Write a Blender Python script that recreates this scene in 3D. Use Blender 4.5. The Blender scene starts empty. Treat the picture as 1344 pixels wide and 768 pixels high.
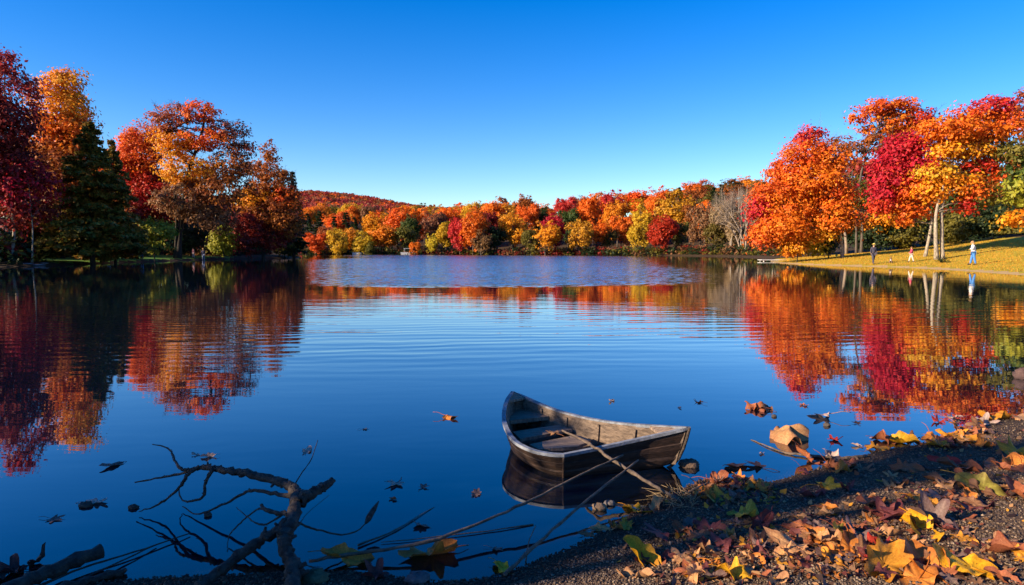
import bpy, bmesh, math, random
import numpy as np
from mathutils import Vector, Matrix
R = math.radians
rng = np.random.default_rng(11)
random.seed(5)
sc = bpy.context.scene
COL = sc.collection

# ------------------------------------------------------------------ camera model
F, CX, CY, CAMH, PITCH = 876.0, 672.0, 384.0, 1.5, math.atan(58.0 / 876.0)
cp, sp = math.cos(PITCH), math.sin(PITCH)
def ray(px, py):
    u, v = (px - CX) / F, (CY - py) / F
    return np.array([u, cp + v * sp, -sp + v * cp])
def P(px, py, z=0.0):
    """point where the sight line of a photo pixel meets height z"""
    d = ray(px, py); t = (z - CAMH) / d[2]
    return np.array([d[0] * t, d[1] * t, z])
def at(px, py, Y):
    """point on the sight line of a photo pixel at distance Y"""
    d = ray(px, py); t = Y / d[1]
    return np.array([d[0] * t, Y, CAMH + d[2] * t])

cam = bpy.data.cameras.new('camera'); camo = bpy.data.objects.new('camera', cam); COL.objects.link(camo)
camo.location = (0, 0, CAMH); camo.rotation_euler = (math.pi / 2 - PITCH, 0, 0)
cam.sensor_width = 36; cam.lens = 36 * F / 1344; cam.clip_start = 0.05; cam.clip_end = 6000
sc.camera = camo

# ------------------------------------------------------------------ light
SUN_EL = 21.0
TO_SUN = np.array([-0.93, -0.37]); TO_SUN /= np.linalg.norm(TO_SUN)
sun = bpy.data.lights.new('sun', 'SUN'); suno = bpy.data.objects.new('sun', sun); COL.objects.link(suno)
sun.energy = 5.0; sun.angle = R(0.5); sun.color = (1.0, 0.80, 0.56)
sd = Vector((TO_SUN[0] * math.cos(R(SUN_EL)), TO_SUN[1] * math.cos(R(SUN_EL)), math.sin(R(SUN_EL))))
suno.rotation_euler = sd.to_track_quat('Z', 'Y').to_euler()
w = bpy.data.worlds.new('World'); sc.world = w; w.use_nodes = True
nt = w.node_tree; bg = nt.nodes['Background']
sky = nt.nodes.new('ShaderNodeTexSky'); sky.sky_type = 'NISHITA'; sky.sun_disc = False
sky.sun_elevation = R(SUN_EL); sky.sun_rotation = math.atan2(TO_SUN[0], TO_SUN[1])
sky.air_density = 1.0; sky.dust_density = 0.25; sky.ozone_density = 3.5; sky.altitude = 200
hs = nt.nodes.new('ShaderNodeHueSaturation'); hs.inputs['Saturation'].default_value = 1.42
hs.inputs['Value'].default_value = 1.0; hs.inputs['Hue'].default_value = 0.516
nt.links.new(sky.outputs[0], hs.inputs['Color']); nt.links.new(hs.outputs[0], bg.inputs[0])
bg.inputs[1].default_value = 0.10
sc.view_settings.view_transform = 'Standard'; sc.view_settings.look = 'None'
sc.view_settings.gamma = 1; sc.view_settings.use_curve_mapping = False
sc.view_settings.exposure = 1.2
c = sc.cycles
c.use_denoising = True; c.max_bounces = 6; c.diffuse_bounces = 2; c.glossy_bounces = 3
c.transmission_bounces = 2; c.transparent_max_bounces = 4; c.caustics_reflective = False; c.caustics_refractive = False
c.sample_clamp_indirect = 4

# ------------------------------------------------------------------ helpers: objects
def tag(o, label=None, cat=None, group=None, kind=None):
    if label: o['label'] = label
    if cat: o['category'] = cat
    if group: o['group'] = group
    if kind: o['kind'] = kind
    return o
def empty(name, loc, label, cat, group=None, rz=0):
    o = bpy.data.objects.new(name, None); COL.objects.link(o); o.empty_display_size = 0.2
    o.location = Vector([float(v) for v in loc]); o.rotation_euler = (0, 0, rz)
    return tag(o, label, cat, group)
def mesh_from(name, V, Fc, mat=None, cols=None, smooth=False):
    """V (n,3), Fc list of faces or (m,k) array, cols per-vertex rgb"""
    me = bpy.data.meshes.new(name)
    V = np.asarray(V, dtype=np.float32)
    if isinstance(Fc, np.ndarray):
        m, k = Fc.shape
        me.vertices.add(len(V)); me.vertices.foreach_set('co', V.ravel())
        me.loops.add(m * k); me.loops.foreach_set('vertex_index', Fc.ravel().astype(np.int32))
        me.polygons.add(m); me.polygons.foreach_set('loop_start', np.arange(0, m * k, k, dtype=np.int32))
        me.polygons.foreach_set('loop_total', np.full(m, k, dtype=np.int32))
        me.update(calc_edges=True); me.validate()
    else:
        me.from_pydata([tuple(map(float, v)) for v in V], [], Fc); me.update()
    if cols is not None:
        a = me.color_attributes.new('leafcol', 'FLOAT_COLOR', 'POINT')
        cc = np.ones((len(V), 4), np.float32); cc[:, :3] = cols
        a.data.foreach_set('color', cc.ravel())
    if smooth: me.polygons.foreach_set('use_smooth', np.ones(len(me.polygons), bool))
    if mat: me.materials.append(mat)
    return me
def obj(name, me, parent=None, loc=None):
    o = bpy.data.objects.new(name, me); COL.objects.link(o)
    if loc is not None: o.location = Vector([float(v) for v in loc])
    if parent is not None: o.parent = parent
    return o
class MB:
    """collects tubes, boxes and raw faces into one mesh"""
    def __init__(s): s.V = []; s.F = []; s.n = 0
    def raw(s, V, Fc):
        s.V.append(np.asarray(V, float)); s.F += [tuple(int(i) + s.n for i in f) for f in Fc]; s.n += len(V)
    def tube(s, pts, rad, sides=6, rough=0.0):
        pts = np.asarray(pts, float); k = len(pts)
        rad = np.broadcast_to(np.asarray(rad, float), (k,)) if np.ndim(rad) else np.full(k, float(rad))
        T = np.gradient(pts, axis=0); T /= (np.linalg.norm(T, axis=1, keepdims=True) + 1e-9)
        ref = np.array([0, 0, 1.0]) if abs(T[0][2]) < .9 else np.array([1.0, 0, 0])
        V = []; u = np.cross(T[0], ref); u /= np.linalg.norm(u)
        ang = np.arange(sides) * 2 * math.pi / sides
        for i in range(k):
            u = u - T[i] * np.dot(u, T[i]); u /= (np.linalg.norm(u) + 1e-9); v = np.cross(T[i], u)
            r = rad[i] * (1 + (rng.normal(0, rough, sides) if rough else 0))
            V.append(pts[i] + np.outer(np.cos(ang) * r, u) + np.outer(np.sin(ang) * r, v))
        V = np.concatenate(V); Fc = []
        for i in range(k - 1):
            for j in range(sides):
                a, b = i * sides + j, i * sides + (j + 1) % sides
                Fc.append((a, b, b + sides, a + sides))
        Fc.append(tuple(range(sides))[::-1]); Fc.append(tuple((k - 1) * sides + j for j in range(sides)))
        s.raw(V, Fc)
    def box(s, c, d, rot=None):
        V = np.array([[x, y, z] for x in (-.5, .5) for y in (-.5, .5) for z in (-.5, .5)]) * np.asarray(d)
        if rot is not None: V = V @ np.asarray(rot).T
        s.raw(V + np.asarray(c), [(0, 1, 3, 2), (4, 6, 7, 5), (0, 4, 5, 1), (2, 3, 7, 6), (0, 2, 6, 4), (1, 5, 7, 3)])
    def blob(s, c, r, n=10, m=7, jit=0.0):
        V = []
        for i in range(m + 1):
            th = math.pi * i / m
            for j in range(n):
                ph = 2 * math.pi * j / n; k = 1 + rng.normal(0, jit) if jit else 1
                V.append([c[0] + r[0] * k * math.sin(th) * math.cos(ph), c[1] + r[1] * k * math.sin(th) * math.sin(ph), c[2] + r[2] * k * math.cos(th)])
        s.raw(V, [(i * n + j, (i + 1) * n + j, (i + 1) * n + (j + 1) % n, i * n + (j + 1) % n) for i in range(m) for j in range(n)])
    def mesh(s, name, mat, smooth=True):
        return mesh_from(name, np.concatenate(s.V), s.F, mat, smooth=smooth)
def smooth_pts(pts, n=4):
    """Catmull-Rom through the points"""
    p = np.asarray(pts, float); p = np.vstack([2 * p[0] - p[1], p, 2 * p[-1] - p[-2]]); out = []
    for i in range(1, len(p) - 2):
        for t in np.linspace(0, 1, n, endpoint=False):
            out.append(.5 * ((2 * p[i]) + (p[i + 1] - p[i - 1]) * t + (2 * p[i - 1] - 5 * p[i] + 4 * p[i + 1] - p[i + 2]) * t * t + (-p[i - 1] + 3 * p[i] - 3 * p[i + 1] + p[i + 2]) * t ** 3))
    out.append(p[-2]); return np.array(out)

# ------------------------------------------------------------------ materials
def mat(name):
    m = bpy.data.materials.new(name); m.use_nodes = True; n = m.node_tree
    return m, n, n.nodes, n.links, n.nodes['Principled BSDF']
def noisy(name, c1, c2, scale=8, rough=.85, bump=.3, stretch=(1, 1, 1), bscale=None, dist=.01, spec=.3, coords='Object', detail=6):
    m, n, N, L, b = mat(name)
    tc = N.new('ShaderNodeTexCoord'); mp = N.new('ShaderNodeMapping'); mp.inputs['Scale'].default_value = stretch
    L.new(tc.outputs[coords], mp.inputs[0])
    t = N.new('ShaderNodeTexNoise'); t.inputs['Scale'].default_value = scale; t.inputs['Detail'].default_value = detail; t.inputs['Roughness'].default_value = .65
    L.new(mp.outputs[0], t.inputs['Vector'])
    r = N.new('ShaderNodeValToRGB'); r.color_ramp.elements[0].position = .33; r.color_ramp.elements[1].position = .68
    r.color_ramp.elements[0].color = (*c1, 1); r.color_ramp.elements[1].color = (*c2, 1)
    L.new(t.outputs[0], r.inputs[0]); L.new(r.outputs[0], b.inputs['Base Color'])
    t2 = N.new('ShaderNodeTexNoise'); t2.inputs['Scale'].default_value = bscale or scale * 2; t2.inputs['Detail'].default_value = 5
    L.new(mp.outputs[0], t2.inputs['Vector'])
    bp = N.new('ShaderNodeBump'); bp.inputs['Strength'].default_value = bump; bp.inputs['Distance'].default_value = dist
    L.new(t2.outputs[0], bp.inputs['Height']); L.new(bp.outputs[0], b.inputs['Normal'])
    b.inputs['Roughness'].default_value = rough; b.inputs['Specular IOR Level'].default_value = spec
    return m
def leaf_material(name, trans=.38, vein=False):
    m, n, N, L, b = mat(name)
    a = N.new('ShaderNodeAttribute'); a.attribute_name = 'leafcol'
    oi = N.new('ShaderNodeObjectInfo')
    mx = N.new('ShaderNodeMix'); mx.data_type = 'RGBA'; mx.blend_type = 'MULTIPLY'; mx.inputs[0].default_value = 1
    L.new(a.outputs['Color'], mx.inputs[6]); L.new(oi.outputs['Color'], mx.inputs[7])
    col = mx.outputs[2]
    if vein:
        tc = N.new('ShaderNodeTexCoord'); t = N.new('ShaderNodeTexNoise'); t.inputs['Scale'].default_value = 28; t.inputs['Detail'].default_value = 8; t.inputs['Roughness'].default_value = .7
        L.new(tc.outputs['Object'], t.inputs['Vector'])
        r = N.new('ShaderNodeValToRGB'); r.color_ramp.elements[0].position = .30; r.color_ramp.elements[1].position = .62
        r.color_ramp.elements[0].color = (.42, .30, .26, 1); r.color_ramp.elements[1].color = (1, 1, 1, 1)
        L.new(t.outputs[0], r.inputs[0])
        m2 = N.new('ShaderNodeMix'); m2.data_type = 'RGBA'; m2.blend_type = 'MULTIPLY'; m2.inputs[0].default_value = .8
        L.new(col, m2.inputs[6]); L.new(r.outputs[0], m2.inputs[7]); col = m2.outputs[2]
        t3 = N.new('ShaderNodeTexNoise'); t3.inputs['Scale'].default_value = 60; L.new(tc.outputs['Object'], t3.inputs['Vector'])
        bp = N.new('ShaderNodeBump'); bp.inputs['Strength'].default_value = .5; bp.inputs['Distance'].default_value = .004
        L.new(t3.outputs[0], bp.inputs['Height']); L.new(bp.outputs[0], b.inputs['Normal'])
    L.new(col, b.inputs['Base Color']); b.inputs['Roughness'].default_value = .55; b.inputs['Specular IOR Level'].default_value = .25
    tr = N.new('ShaderNodeBsdfTranslucent'); L.new(col, tr.inputs[0])
    ms = N.new('ShaderNodeMixShader'); ms.inputs[0].default_value = trans
    L.new(b.outputs[0], ms.inputs[1]); L.new(tr.outputs[0], ms.inputs[2]); L.new(ms.outputs[0], N['Material Output'].inputs[0])
    return m
M = {}
M['leaf'] = leaf_material('tree leaves', .42)
M['needle'] = leaf_material('needles', .30)
M['fallen'] = leaf_material('fallen leaf', .22, vein=True)
M['bark'] = noisy('grey brown bark', (.05, .038, .03), (.15, .12, .095), 5, .95, .6, (6, 6, 1), 14)
M['bark_dark'] = noisy('dark bark', (.016, .013, .011), (.06, .048, .04), 5, .95, .6, (6, 6, 1), 14)
M['bark_pale'] = noisy('pale bark', (.10, .08, .06), (.46, .39, .30), 4, .9, .6, (3, 3, 1), 10)
M['twig'] = noisy('bare twigs', (.17, .125, .095), (.30, .235, .18), 3, .95, .2)
M['drift'] = noisy('wet driftwood bark', (.012, .009, .008), (.075, .056, .043), 22, .8, 1.0, (1, 1, 1), 60, .012)
M['stick'] = noisy('dry stick', (.05, .036, .026), (.17, .12, .085), 20, .8, .8, (1, 1, 1), 60, .006)

# ------------------------------------------------------------------ lake outline and terrain
def W(px, py, z=0): q = P(px, py, z); return (q[0], q[1])
lake = [(-60, 3.2), (-30, 2.5), (-12, 2.3), (-4, 2.55), W(60, 772), W(190, 757), W(330, 752), W(470, 747), W(560, 763), W(640, 759), W(700, 737), W(760, 712), W(800, 692), W(835, 668),
        W(885, 645), W(935, 622), W(1000, 636), W(1045, 622), W(1100, 606), W(1160, 588), W(1215, 582), W(1290, 556), W(1344, 545), (7.5, 6.9), (13, 9.5), (22, 15), (29, 25), (28.5, 34),
        W(1320, 359.5), W(1250, 354.5), W(1200, 351.5), W(1150, 350), W(1090, 348.5), W(1035, 346.5), (27.5, 72), (36, 92), W(975, 337), W(900, 335.8), W(820, 335), W(700, 334.4), W(600, 334), W(500, 333.7), W(420, 333.7), (-55, 158), (-50, 128), W(400, 337.3),
        W(390, 338.8), W(330, 339.5), W(280, 340.5), W(200, 343.5), W(120, 346.5), W(60, 349), W(0, 350.5), (-48, 44), (-58, 25), (-66, 12)]
lk = np.array(lake)
for _ in range(2):   # Chaikin
    nx = np.roll(lk, -1, 0); lk = np.stack([lk * .75 + nx * .25, lk * .25 + nx * .75], 1).reshape(-1, 2)
def sdf(x, y):
    """distance outside the lake outline (negative on the water)"""
    x = np.asarray(x, float); y = np.asarray(y, float); sh = x.shape
    p = np.stack([x.ravel(), y.ravel()], 1); best = np.full(len(p), 1e9); ins = np.zeros(len(p), bool)
    a = lk; b = np.roll(lk, -1, 0)
    for i in range(len(a)):
        ab = b[i] - a[i]; ap = p - a[i]
        t = np.clip((ap @ ab) / (ab @ ab), 0, 1)
        d = ap - t[:, None] * ab; best = np.minimum(best, (d * d).sum(1))
        cond = (a[i, 1] > p[:, 1]) != (b[i, 1] > p[:, 1])
        xi = a[i, 0] + (p[:, 1] - a[i, 1]) * ab[0] / (ab[1] if abs(ab[1]) > 1e-12 else 1e-12)
        ins ^= cond & (p[:, 0] < xi)
    d = np.sqrt(best); return np.where(ins, -d, d).reshape(sh)
def ss(a, b, x): t = np.clip((x - a) / (b - a), 0, 1); return t * t * (3 - 2 * t)
_nk = [(rng.uniform(0, 2 * math.pi), rng.uniform(.7, 1.3), rng.uniform(0, 6.28)) for _ in range(14)]
def wob(x, y, f):
    s = 0
    for a, k, ph in _nk: s = s + np.sin((x * math.cos(a) + y * math.sin(a)) * f * k + ph)
    return s / len(_nk)
def hills(x, y, d):
    h = 9 * ss(12, 110, d) * ss(110, 150, y) + 5 * ss(60, 300, d) * ss(110, 170, y)
    h = h + 29 * np.exp(-(((x + 185) / 125) ** 2) - ((y - 640) / 170) ** 2)
    h = h + 9 * ss(10, 50, d) * np.exp(-(((x - 95) / 60) ** 2) - ((y - 210) / 60) ** 2)
    h = h + 3 * ss(10, 60, d) * (1 - ss(110, 150, y)) * ss(12, 40, np.hypot(x, y))
    return h
def height(x, y, d=None):
    x = np.asarray(x, float); y = np.asarray(y, float)
    if d is None: d = sdf(x, y)
    r = np.hypot(x, y); near = 1 - ss(9, 16, r)
    lawn = ss(18, 26, x) * ss(20, 32, y) * (1 - ss(80, 100, y))
    do = np.maximum(d, 0)
    beach = .075 * np.minimum(do, 4) + .05 * np.maximum(do - 4, 0).clip(0, 8) + wob(x, y, 2.2) * .03 * ss(0, .6, do) + wob(x, y, 7) * .012 * ss(0, .3, do)
    grass = .10 * np.minimum(do, 1.2) + .085 * np.maximum(do - 1.2, 0).clip(0, 26) + wob(x, y, .5) * .12 * ss(1, 5, do)
    bank = .22 * ss(0, 1.2, do) + .035 * np.minimum(do, 30) + wob(x, y, .35) * .25 * ss(1, 6, do)
    land = near * beach + (1 - near) * (lawn * grass + (1 - lawn) * bank) + hills(x, y, do)
    bed = -.015 - np.minimum(-np.minimum(d, 0) * .22, 1.6)
    return np.where(d > 0, land, bed)
def hz(x, y): return float(height(np.array([x]), np.array([y]))[0])
def hit(px, py):
    """where the sight line of a pixel meets the land (or the water)"""
    if py < 420:      # grazing sight line: walk along it to the first land it meets
        d = ray(px, py); Ys = np.linspace(8, 240, 3000); t = Ys / d[1]; zr = CAMH + d[2] * t
        hh_ = np.maximum(height(d[0] * t, Ys), 0); k = np.argmax(hh_ >= zr)
        return np.array([d[0] * t[k], Ys[k], hh_[k]])
    z = 0.0
    for _ in range(12):
        q = P(px, py, z); z2 = max(0.0, hz(q[0], q[1])); z = z * .4 + z2 * .6
    q = P(px, py, z); return np.array([q[0], q[1], max(0.0, hz(q[0], q[1]))])

front = np.concatenate([np.linspace(48, 132, 300)])
back = np.linspace(132, 408, 100)[1:-1]
ang = np.radians(np.concatenate([front, back]))
rad = np.concatenate([np.linspace(.6, 2.4, 14, endpoint=False), np.linspace(2.4, 8, 170, endpoint=False), np.geomspace(8, 30, 50, endpoint=False), np.linspace(30, 190, 120, endpoint=False), np.geomspace(190, 2500, 50)])
na, nr = len(ang), len(rad)
X = np.outer(rad, np.cos(ang)); Y = np.outer(rad, np.sin(ang)); D = sdf(X, Y); Z = height(X, Y, D)
V = np.stack([X, Y, Z], -1).reshape(-1, 3); V = np.vstack([V, [[0, 0, hz(0, 0)]]])
i, j = np.meshgrid(np.arange(nr - 1), np.arange(na), indexing='ij'); j2 = (j + 1) % na
Q = np.stack([i * na + j, (i + 1) * na + j, (i + 1) * na + j2, i * na + j2], -1).reshape(-1, 4)
cen = V[Q].mean(1); dc = sdf(cen[:, 0], cen[:, 1]); rc = np.hypot(cen[:, 0], cen[:, 1])
isb = rc < 13
lawnall = (cen[:, 0] > 19) & (cen[:, 1] > 20) & (cen[:, 1] < 88) & (dc < 24) & (dc > -1.5) & ~isb
lawnpoly = lawnall & (dc > .75 + .45 * wob(cen[:, 0], cen[:, 1], 1.1))
lshore = lawnall & ~lawnpoly
lgreen = (cen[:, 0] < -36) & (cen[:, 1] > 60) & (cen[:, 1] < 96) & (dc < 9) & (dc > .8)
def sub(mask):
    q = Q[mask]; u, inv = np.unique(q, return_inverse=True); return V[u], inv.reshape(-1, 4)
def ground_mat(name, cols, scale, bump, dist, bscale, rough=.95, fine=None, fscale=60):
    m, n, N, L, b = mat(name)
    g = N.new('ShaderNodeNewGeometry')
    t = N.new('ShaderNodeTexNoise'); t.inputs['Scale'].default_value = scale; t.inputs['Detail'].default_value = 8; t.inputs['Roughness'].default_value = .7
    L.new(g.outputs['Position'], t.inputs['Vector'])
    r = N.new('ShaderNodeValToRGB'); e = r.color_ramp.elements
    e[0].position = .3; e[0].color = (*cols[0], 1); e[1].position = .7; e[1].color = (*cols[-1], 1)
    for k, cc in enumerate(cols[1:-1]):
        x = e.new(.3 + .4 * (k + 1) / (len(cols) - 1)); x.color = (*cc, 1)
    L.new(t.outputs[0], r.inputs[0]); col = r.outputs[0]
    v = N.new('ShaderNodeTexVoronoi'); v.inputs['Scale'].default_value = fscale; L.new(g.outputs['Position'], v.inputs['Vector'])
    if fine:
        r2 = N.new('ShaderNodeValToRGB'); r2.color_ramp.elements[0].color = (*fine[0], 1); r2.color_ramp.elements[1].color = (*fine[1], 1)
        sx = N.new('ShaderNodeSeparateColor'); L.new(v.outputs['Color'], sx.inputs[0]); L.new(sx.outputs[0], r2.inputs[0])
        mm = N.new('ShaderNodeMix'); mm.data_type = 'RGBA'; mm.blend_type = 'MULTIPLY'; mm.inputs[0].default_value = 1
        L.new(col, mm.inputs[6]); L.new(r2.outputs[0], mm.inputs[7]); col = mm.outputs[2]
    if fine:
        sz = N.new('ShaderNodeSeparateXYZ'); L.new(g.outputs['Position'], sz.inputs[0])
        mr = N.new('ShaderNodeMapRange'); mr.inputs['From Min'].default_value = .0; mr.inputs['From Max'].default_value = .03; mr.inputs['To Min'].default_value = .42; mr.inputs['To Max'].default_value = 1
        L.new(sz.outputs['Z'], mr.inputs['Value']); wet = N.new('ShaderNodeMix'); wet.data_type = 'RGBA'; wet.blend_type = 'MULTIPLY'; wet.inputs[0].default_value = 1
        L.new(col, wet.inputs[6]); L.new(mr.outputs[0], wet.inputs[7]); col = wet.outputs[2]
    L.new(col, b.inputs['Base Color'])
    t2 = N.new('ShaderNodeTexNoise'); t2.inputs['Scale'].default_value = bscale; t2.inputs['Detail'].default_value = 8; L.new(g.outputs['Position'], t2.inputs['Vector'])
    bp = N.new('ShaderNodeBump'); bp.inputs['Strength'].default_value = bump; bp.inputs['Distance'].default_value = dist
    L.new(t2.outputs[0], bp.inputs['Height']); last = bp
    if fine:
        b2 = N.new('ShaderNodeBump'); b2.inputs['Strength'].default_value = 1; b2.inputs['Distance'].default_value = .006; b2.invert = True
        L.new(v.outputs['Distance'], b2.inputs['Height']); L.new(bp.outputs[0], b2.inputs['Normal']); last = b2
    L.new(last.outputs[0], b.inputs['Normal']); b.inputs['Roughness'].default_value = rough; b.inputs['Specular IOR Level'].default_value = .2
    return m
M['gravel'] = ground_mat('dark gravel', [(.048, .029, .018), (.09, .056, .034), (.14, .092, .056)], 3, .6, .02, 25, .9, ((.45, .45, .48), (1.5, 1.4, 1.3)), 110)
M['lawn'] = ground_mat('autumn lawn', [(.40, .27, .018), (.48, .31, .02), (.30, .26, .02), (.54, .30, .025)], .5, .5, .05, 12)
M['green'] = ground_mat('shaded grass', [(.07, .17, .015), (.12, .24, .03)], .6, .5, .05, 12)
M['earth'] = ground_mat('bare tan shore', [(.26, .17, .07), (.42, .29, .13), (.34, .22, .09)], 2, .5, .03, 14)
M['floor'] = ground_mat('leaf littered soil', [(.022, .016, .010), (.055, .030, .014), (.04, .034, .012)], .35, .6, .1, 6)
v_, f_ = sub(isb & (dc > -2.5)); tag(obj('beach', mesh_from('beach', v_, f_, M['gravel'], smooth=True)), kind='structure')
v_, f_ = sub(lawnpoly); tag(obj('lawn', mesh_from('lawn', v_, f_, M['lawn'], smooth=True)), kind='structure')
v_, f_ = sub(lshore); tag(obj('shore', mesh_from('shore', v_, f_, M['earth'], smooth=True)), kind='structure')
v_, f_ = sub(lgreen); tag(obj('grass_bank', mesh_from('grass_bank', v_, f_, M['green'], smooth=True)), kind='structure')
v_, f_ = sub(~(isb & (dc > -2.5)) & ~lawnall & ~lgreen & (dc > -25)); tag(obj('terrain', mesh_from('terrain', v_, f_, M['floor'], smooth=True)), kind='structure')

# ------------------------------------------------------------------ water
gx = np.concatenate([np.arange(-90, -5, 1.0), np.arange(-5, 8, .06), np.arange(8, 91, 1.0)]); gy = np.concatenate([np.arange(-6, 1.5, .5), np.arange(1.5, 7.5, .05), np.arange(7.5, 215, 1.0)])
WX, WY = np.meshgrid(gx, gy); wv = np.stack([WX, WY, np.zeros_like(WX)], -1).reshape(-1, 3)
ii, jj = np.meshgrid(np.arange(len(gy) - 1), np.arange(len(gx) - 1), indexing='ij'); nX = len(gx)
wq = np.stack([ii * nX + jj, ii * nX + jj + 1, (ii + 1) * nX + jj + 1, (ii + 1) * nX + jj], -1).reshape(-1, 4)
wm = mesh_from('lake', wv, wq)
dl = -sdf(WX, WY)
xl = np.interp(WY.ravel(), [20, 27, 60, 100, 118, 160], [-5, -9, -20.5, -34, -39, -48]).reshape(WY.shape)   # the open middle of the lake, out of the lee of both banks
xr = np.interp(WY.ravel(), [20, 27, 45, 63, 100, 160], [6, 9, 16, 20, 30, 50]).reshape(WY.shape)
ruf = ss(26.0, 30, WY + 2.5 * wob(WX, WY, .22) - .06 * WX) * ss(0, 1, (WX - xl) / (3 + .1 * WY)) * ss(0, 1, (xr + 3 * wob(WX, WY, .15) - WX) / (3 + .2 * WY)) * ss(3, 20, dl) * (.86 + .3 * wob(WX * .3, WY, .8))
swell = (.25 * ss(4.6, 5.6, WY + .2 * WX) + .75 * ss(6.2, 9.5, WY + .3 * WX)) * (1 - .5 * ss(9, 14, WY + .8 * wob(WX, WY, .3)) - .38 * ss(14, 24, WY)) * ss(2, 7, dl)
at_ = wm.color_attributes.new('wind', 'FLOAT_COLOR', 'POINT')
cc = np.zeros((WX.size, 4), np.float32); cc[:, 0] = ruf.ravel(); cc[:, 1] = swell.ravel(); cc[:, 2] = np.exp(-np.maximum(dl, 0).ravel() * .22 / .045); cc[:, 3] = 1
at_.data.foreach_set('color', cc.ravel())
m, n, N, L, b = mat('lake water'); M['water'] = m
def nd(t, **k):
    x = N.new(t)
    for a, v in k.items():
        if a.startswith('_'): setattr(x, a[1:], v)
        else: x.inputs[a.replace('__', ' ')].default_value = v
    return x
g = nd('ShaderNodeNewGeometry')
wind = nd('ShaderNodeAttribute', _attribute_name='wind'); sep = nd('ShaderNodeSeparateColor'); L.new(wind.outputs['Color'], sep.inputs[0])
def mapped(scale, rot=0):
    mp = nd('ShaderNodeMapping'); mp.inputs['Scale'].default_value = scale; mp.inputs['Rotation'].default_value = (0, 0, rot)
    L.new(g.outputs['Position'], mp.inputs[0]); return mp.outputs[0]
def math_(op, a, bb):
    x = nd('ShaderNodeMath', _operation=op)
    for k, s in enumerate((a, bb)):
        if isinstance(s, (int, float)): x.inputs[k].default_value = s
        else: L.new(s, x.inputs[k])
    return x.outputs[0]
wa = nd('ShaderNodeTexWave', _wave_type='BANDS', _bands_direction='Y', _wave_profile='SIN', Scale=.24, Distortion=8.0, Detail=2.0); wa.inputs['Detail Scale'].default_value = .22
L.new(mapped((1, 1, 1), R(6)), wa.inputs['Vector'])
wb = nd('ShaderNodeTexWave', _wave_type='BANDS', _bands_direction='Y', _wave_profile='SIN', Scale=.75, Distortion=9.0, Detail=3.0); wb.inputs['Detail Scale'].default_value = .5
L.new(mapped((.7, 1, 1), R(-9)), wb.inputs['Vector'])
n1 = nd('ShaderNodeTexNoise', Scale=3.2, Detail=3.0); L.new(mapped((.28, 1, 1)), n1.inputs['Vector'])
n2 = nd('ShaderNodeTexNoise', Scale=.5, Detail=2.0); L.new(mapped((.5, 1, 1)), n2.inputs['Vector'])
n3 = nd('ShaderNodeTexNoise', Scale=3.4, Detail=4.0); L.new(mapped((.35, 1, 1)), n3.inputs['Vector'])
h = math_('MULTIPLY', wa.outputs['Fac'], math_('MULTIPLY', sep.outputs[1], .0028))
h = math_('ADD', h, math_('MULTIPLY', wb.outputs['Fac'], math_('MULTIPLY', sep.outputs[1], .0022)))
h = math_('ADD', h, math_('MULTIPLY', n1.outputs[0], math_('ADD', math_('MULTIPLY', sep.outputs[1], .0035), .0009)))
h = math_('ADD', h, math_('MULTIPLY', n2.outputs[0], .003))
h = math_('ADD', h, math_('MULTIPLY', n3.outputs[0], math_('MULTIPLY', sep.outputs[0], .06)))
bp = nd('ShaderNodeBump', Strength=1.0, Distance=1.0); L.new(h, bp.inputs['Height'])
nz = nd('ShaderNodeTexNoise', Scale=5.0, Detail=3.0); L.new(mapped((.6, 1, 1)), nz.inputs['Vector'])   # wind chop: facet tilt straight from noise
vs = nd('ShaderNodeVectorMath', _operation='SUBTRACT'); L.new(nz.outputs['Color'], vs.inputs[0]); vs.inputs[1].default_value = (.5, .5, .5)
vm = nd('ShaderNodeVectorMath', _operation='MULTIPLY'); L.new(vs.outputs[0], vm.inputs[0]); vm.inputs[1].default_value = (1.3, 1.6, 0)
vk = nd('ShaderNodeVectorMath', _operation='SCALE'); L.new(vm.outputs[0], vk.inputs[0]); L.new(sep.outputs[0], vk.inputs['Scale'])
va = nd('ShaderNodeVectorMath', _operation='ADD'); L.new(vk.outputs[0], va.inputs[0]); L.new(bp.outputs[0], va.inputs[1])
vn = nd('ShaderNodeVectorMath', _operation='NORMALIZE'); L.new(va.outputs[0], vn.inputs[0])
gl = nd('ShaderNodeBsdfGlossy'); L.new(vn.outputs[0], gl.inputs['Normal'])
L.new(math_('ADD', math_('MULTIPLY', sep.outputs[0], .16), .012), gl.inputs['Roughness'])
gl.inputs['Color'].default_value = (1, 1, 1, 1)
body = nd('ShaderNodeBsdfDiffuse'); body.inputs['Color'].default_value = (.0015, .006, .017, 1)
lw = nd('ShaderNodeLayerWeight', Blend=.5); L.new(bp.outputs[0], lw.inputs['Normal'])
refl = math_('ADD', math_('MULTIPLY', math_('POWER', lw.outputs['Facing'], 3.25), .96), .022)
tp_ = nd('ShaderNodeBsdfTransparent'); tp_.inputs['Color'].default_value = (.62, .60, .50, 1)
under = nd('ShaderNodeMixShader'); L.new(sep.outputs[2], under.inputs[0]); L.new(body.outputs[0], under.inputs[1]); L.new(tp_.outputs[0], under.inputs[2])
mx = nd('ShaderNodeMixShader'); L.new(refl, mx.inputs[0]); L.new(under.outputs[0], mx.inputs[1]); L.new(gl.outputs[0], mx.inputs[2])
L.new(mx.outputs[0], N['Material Output'].inputs[0])
wm.materials.append(m); tag(obj('lake_water', wm), kind='structure')

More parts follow.
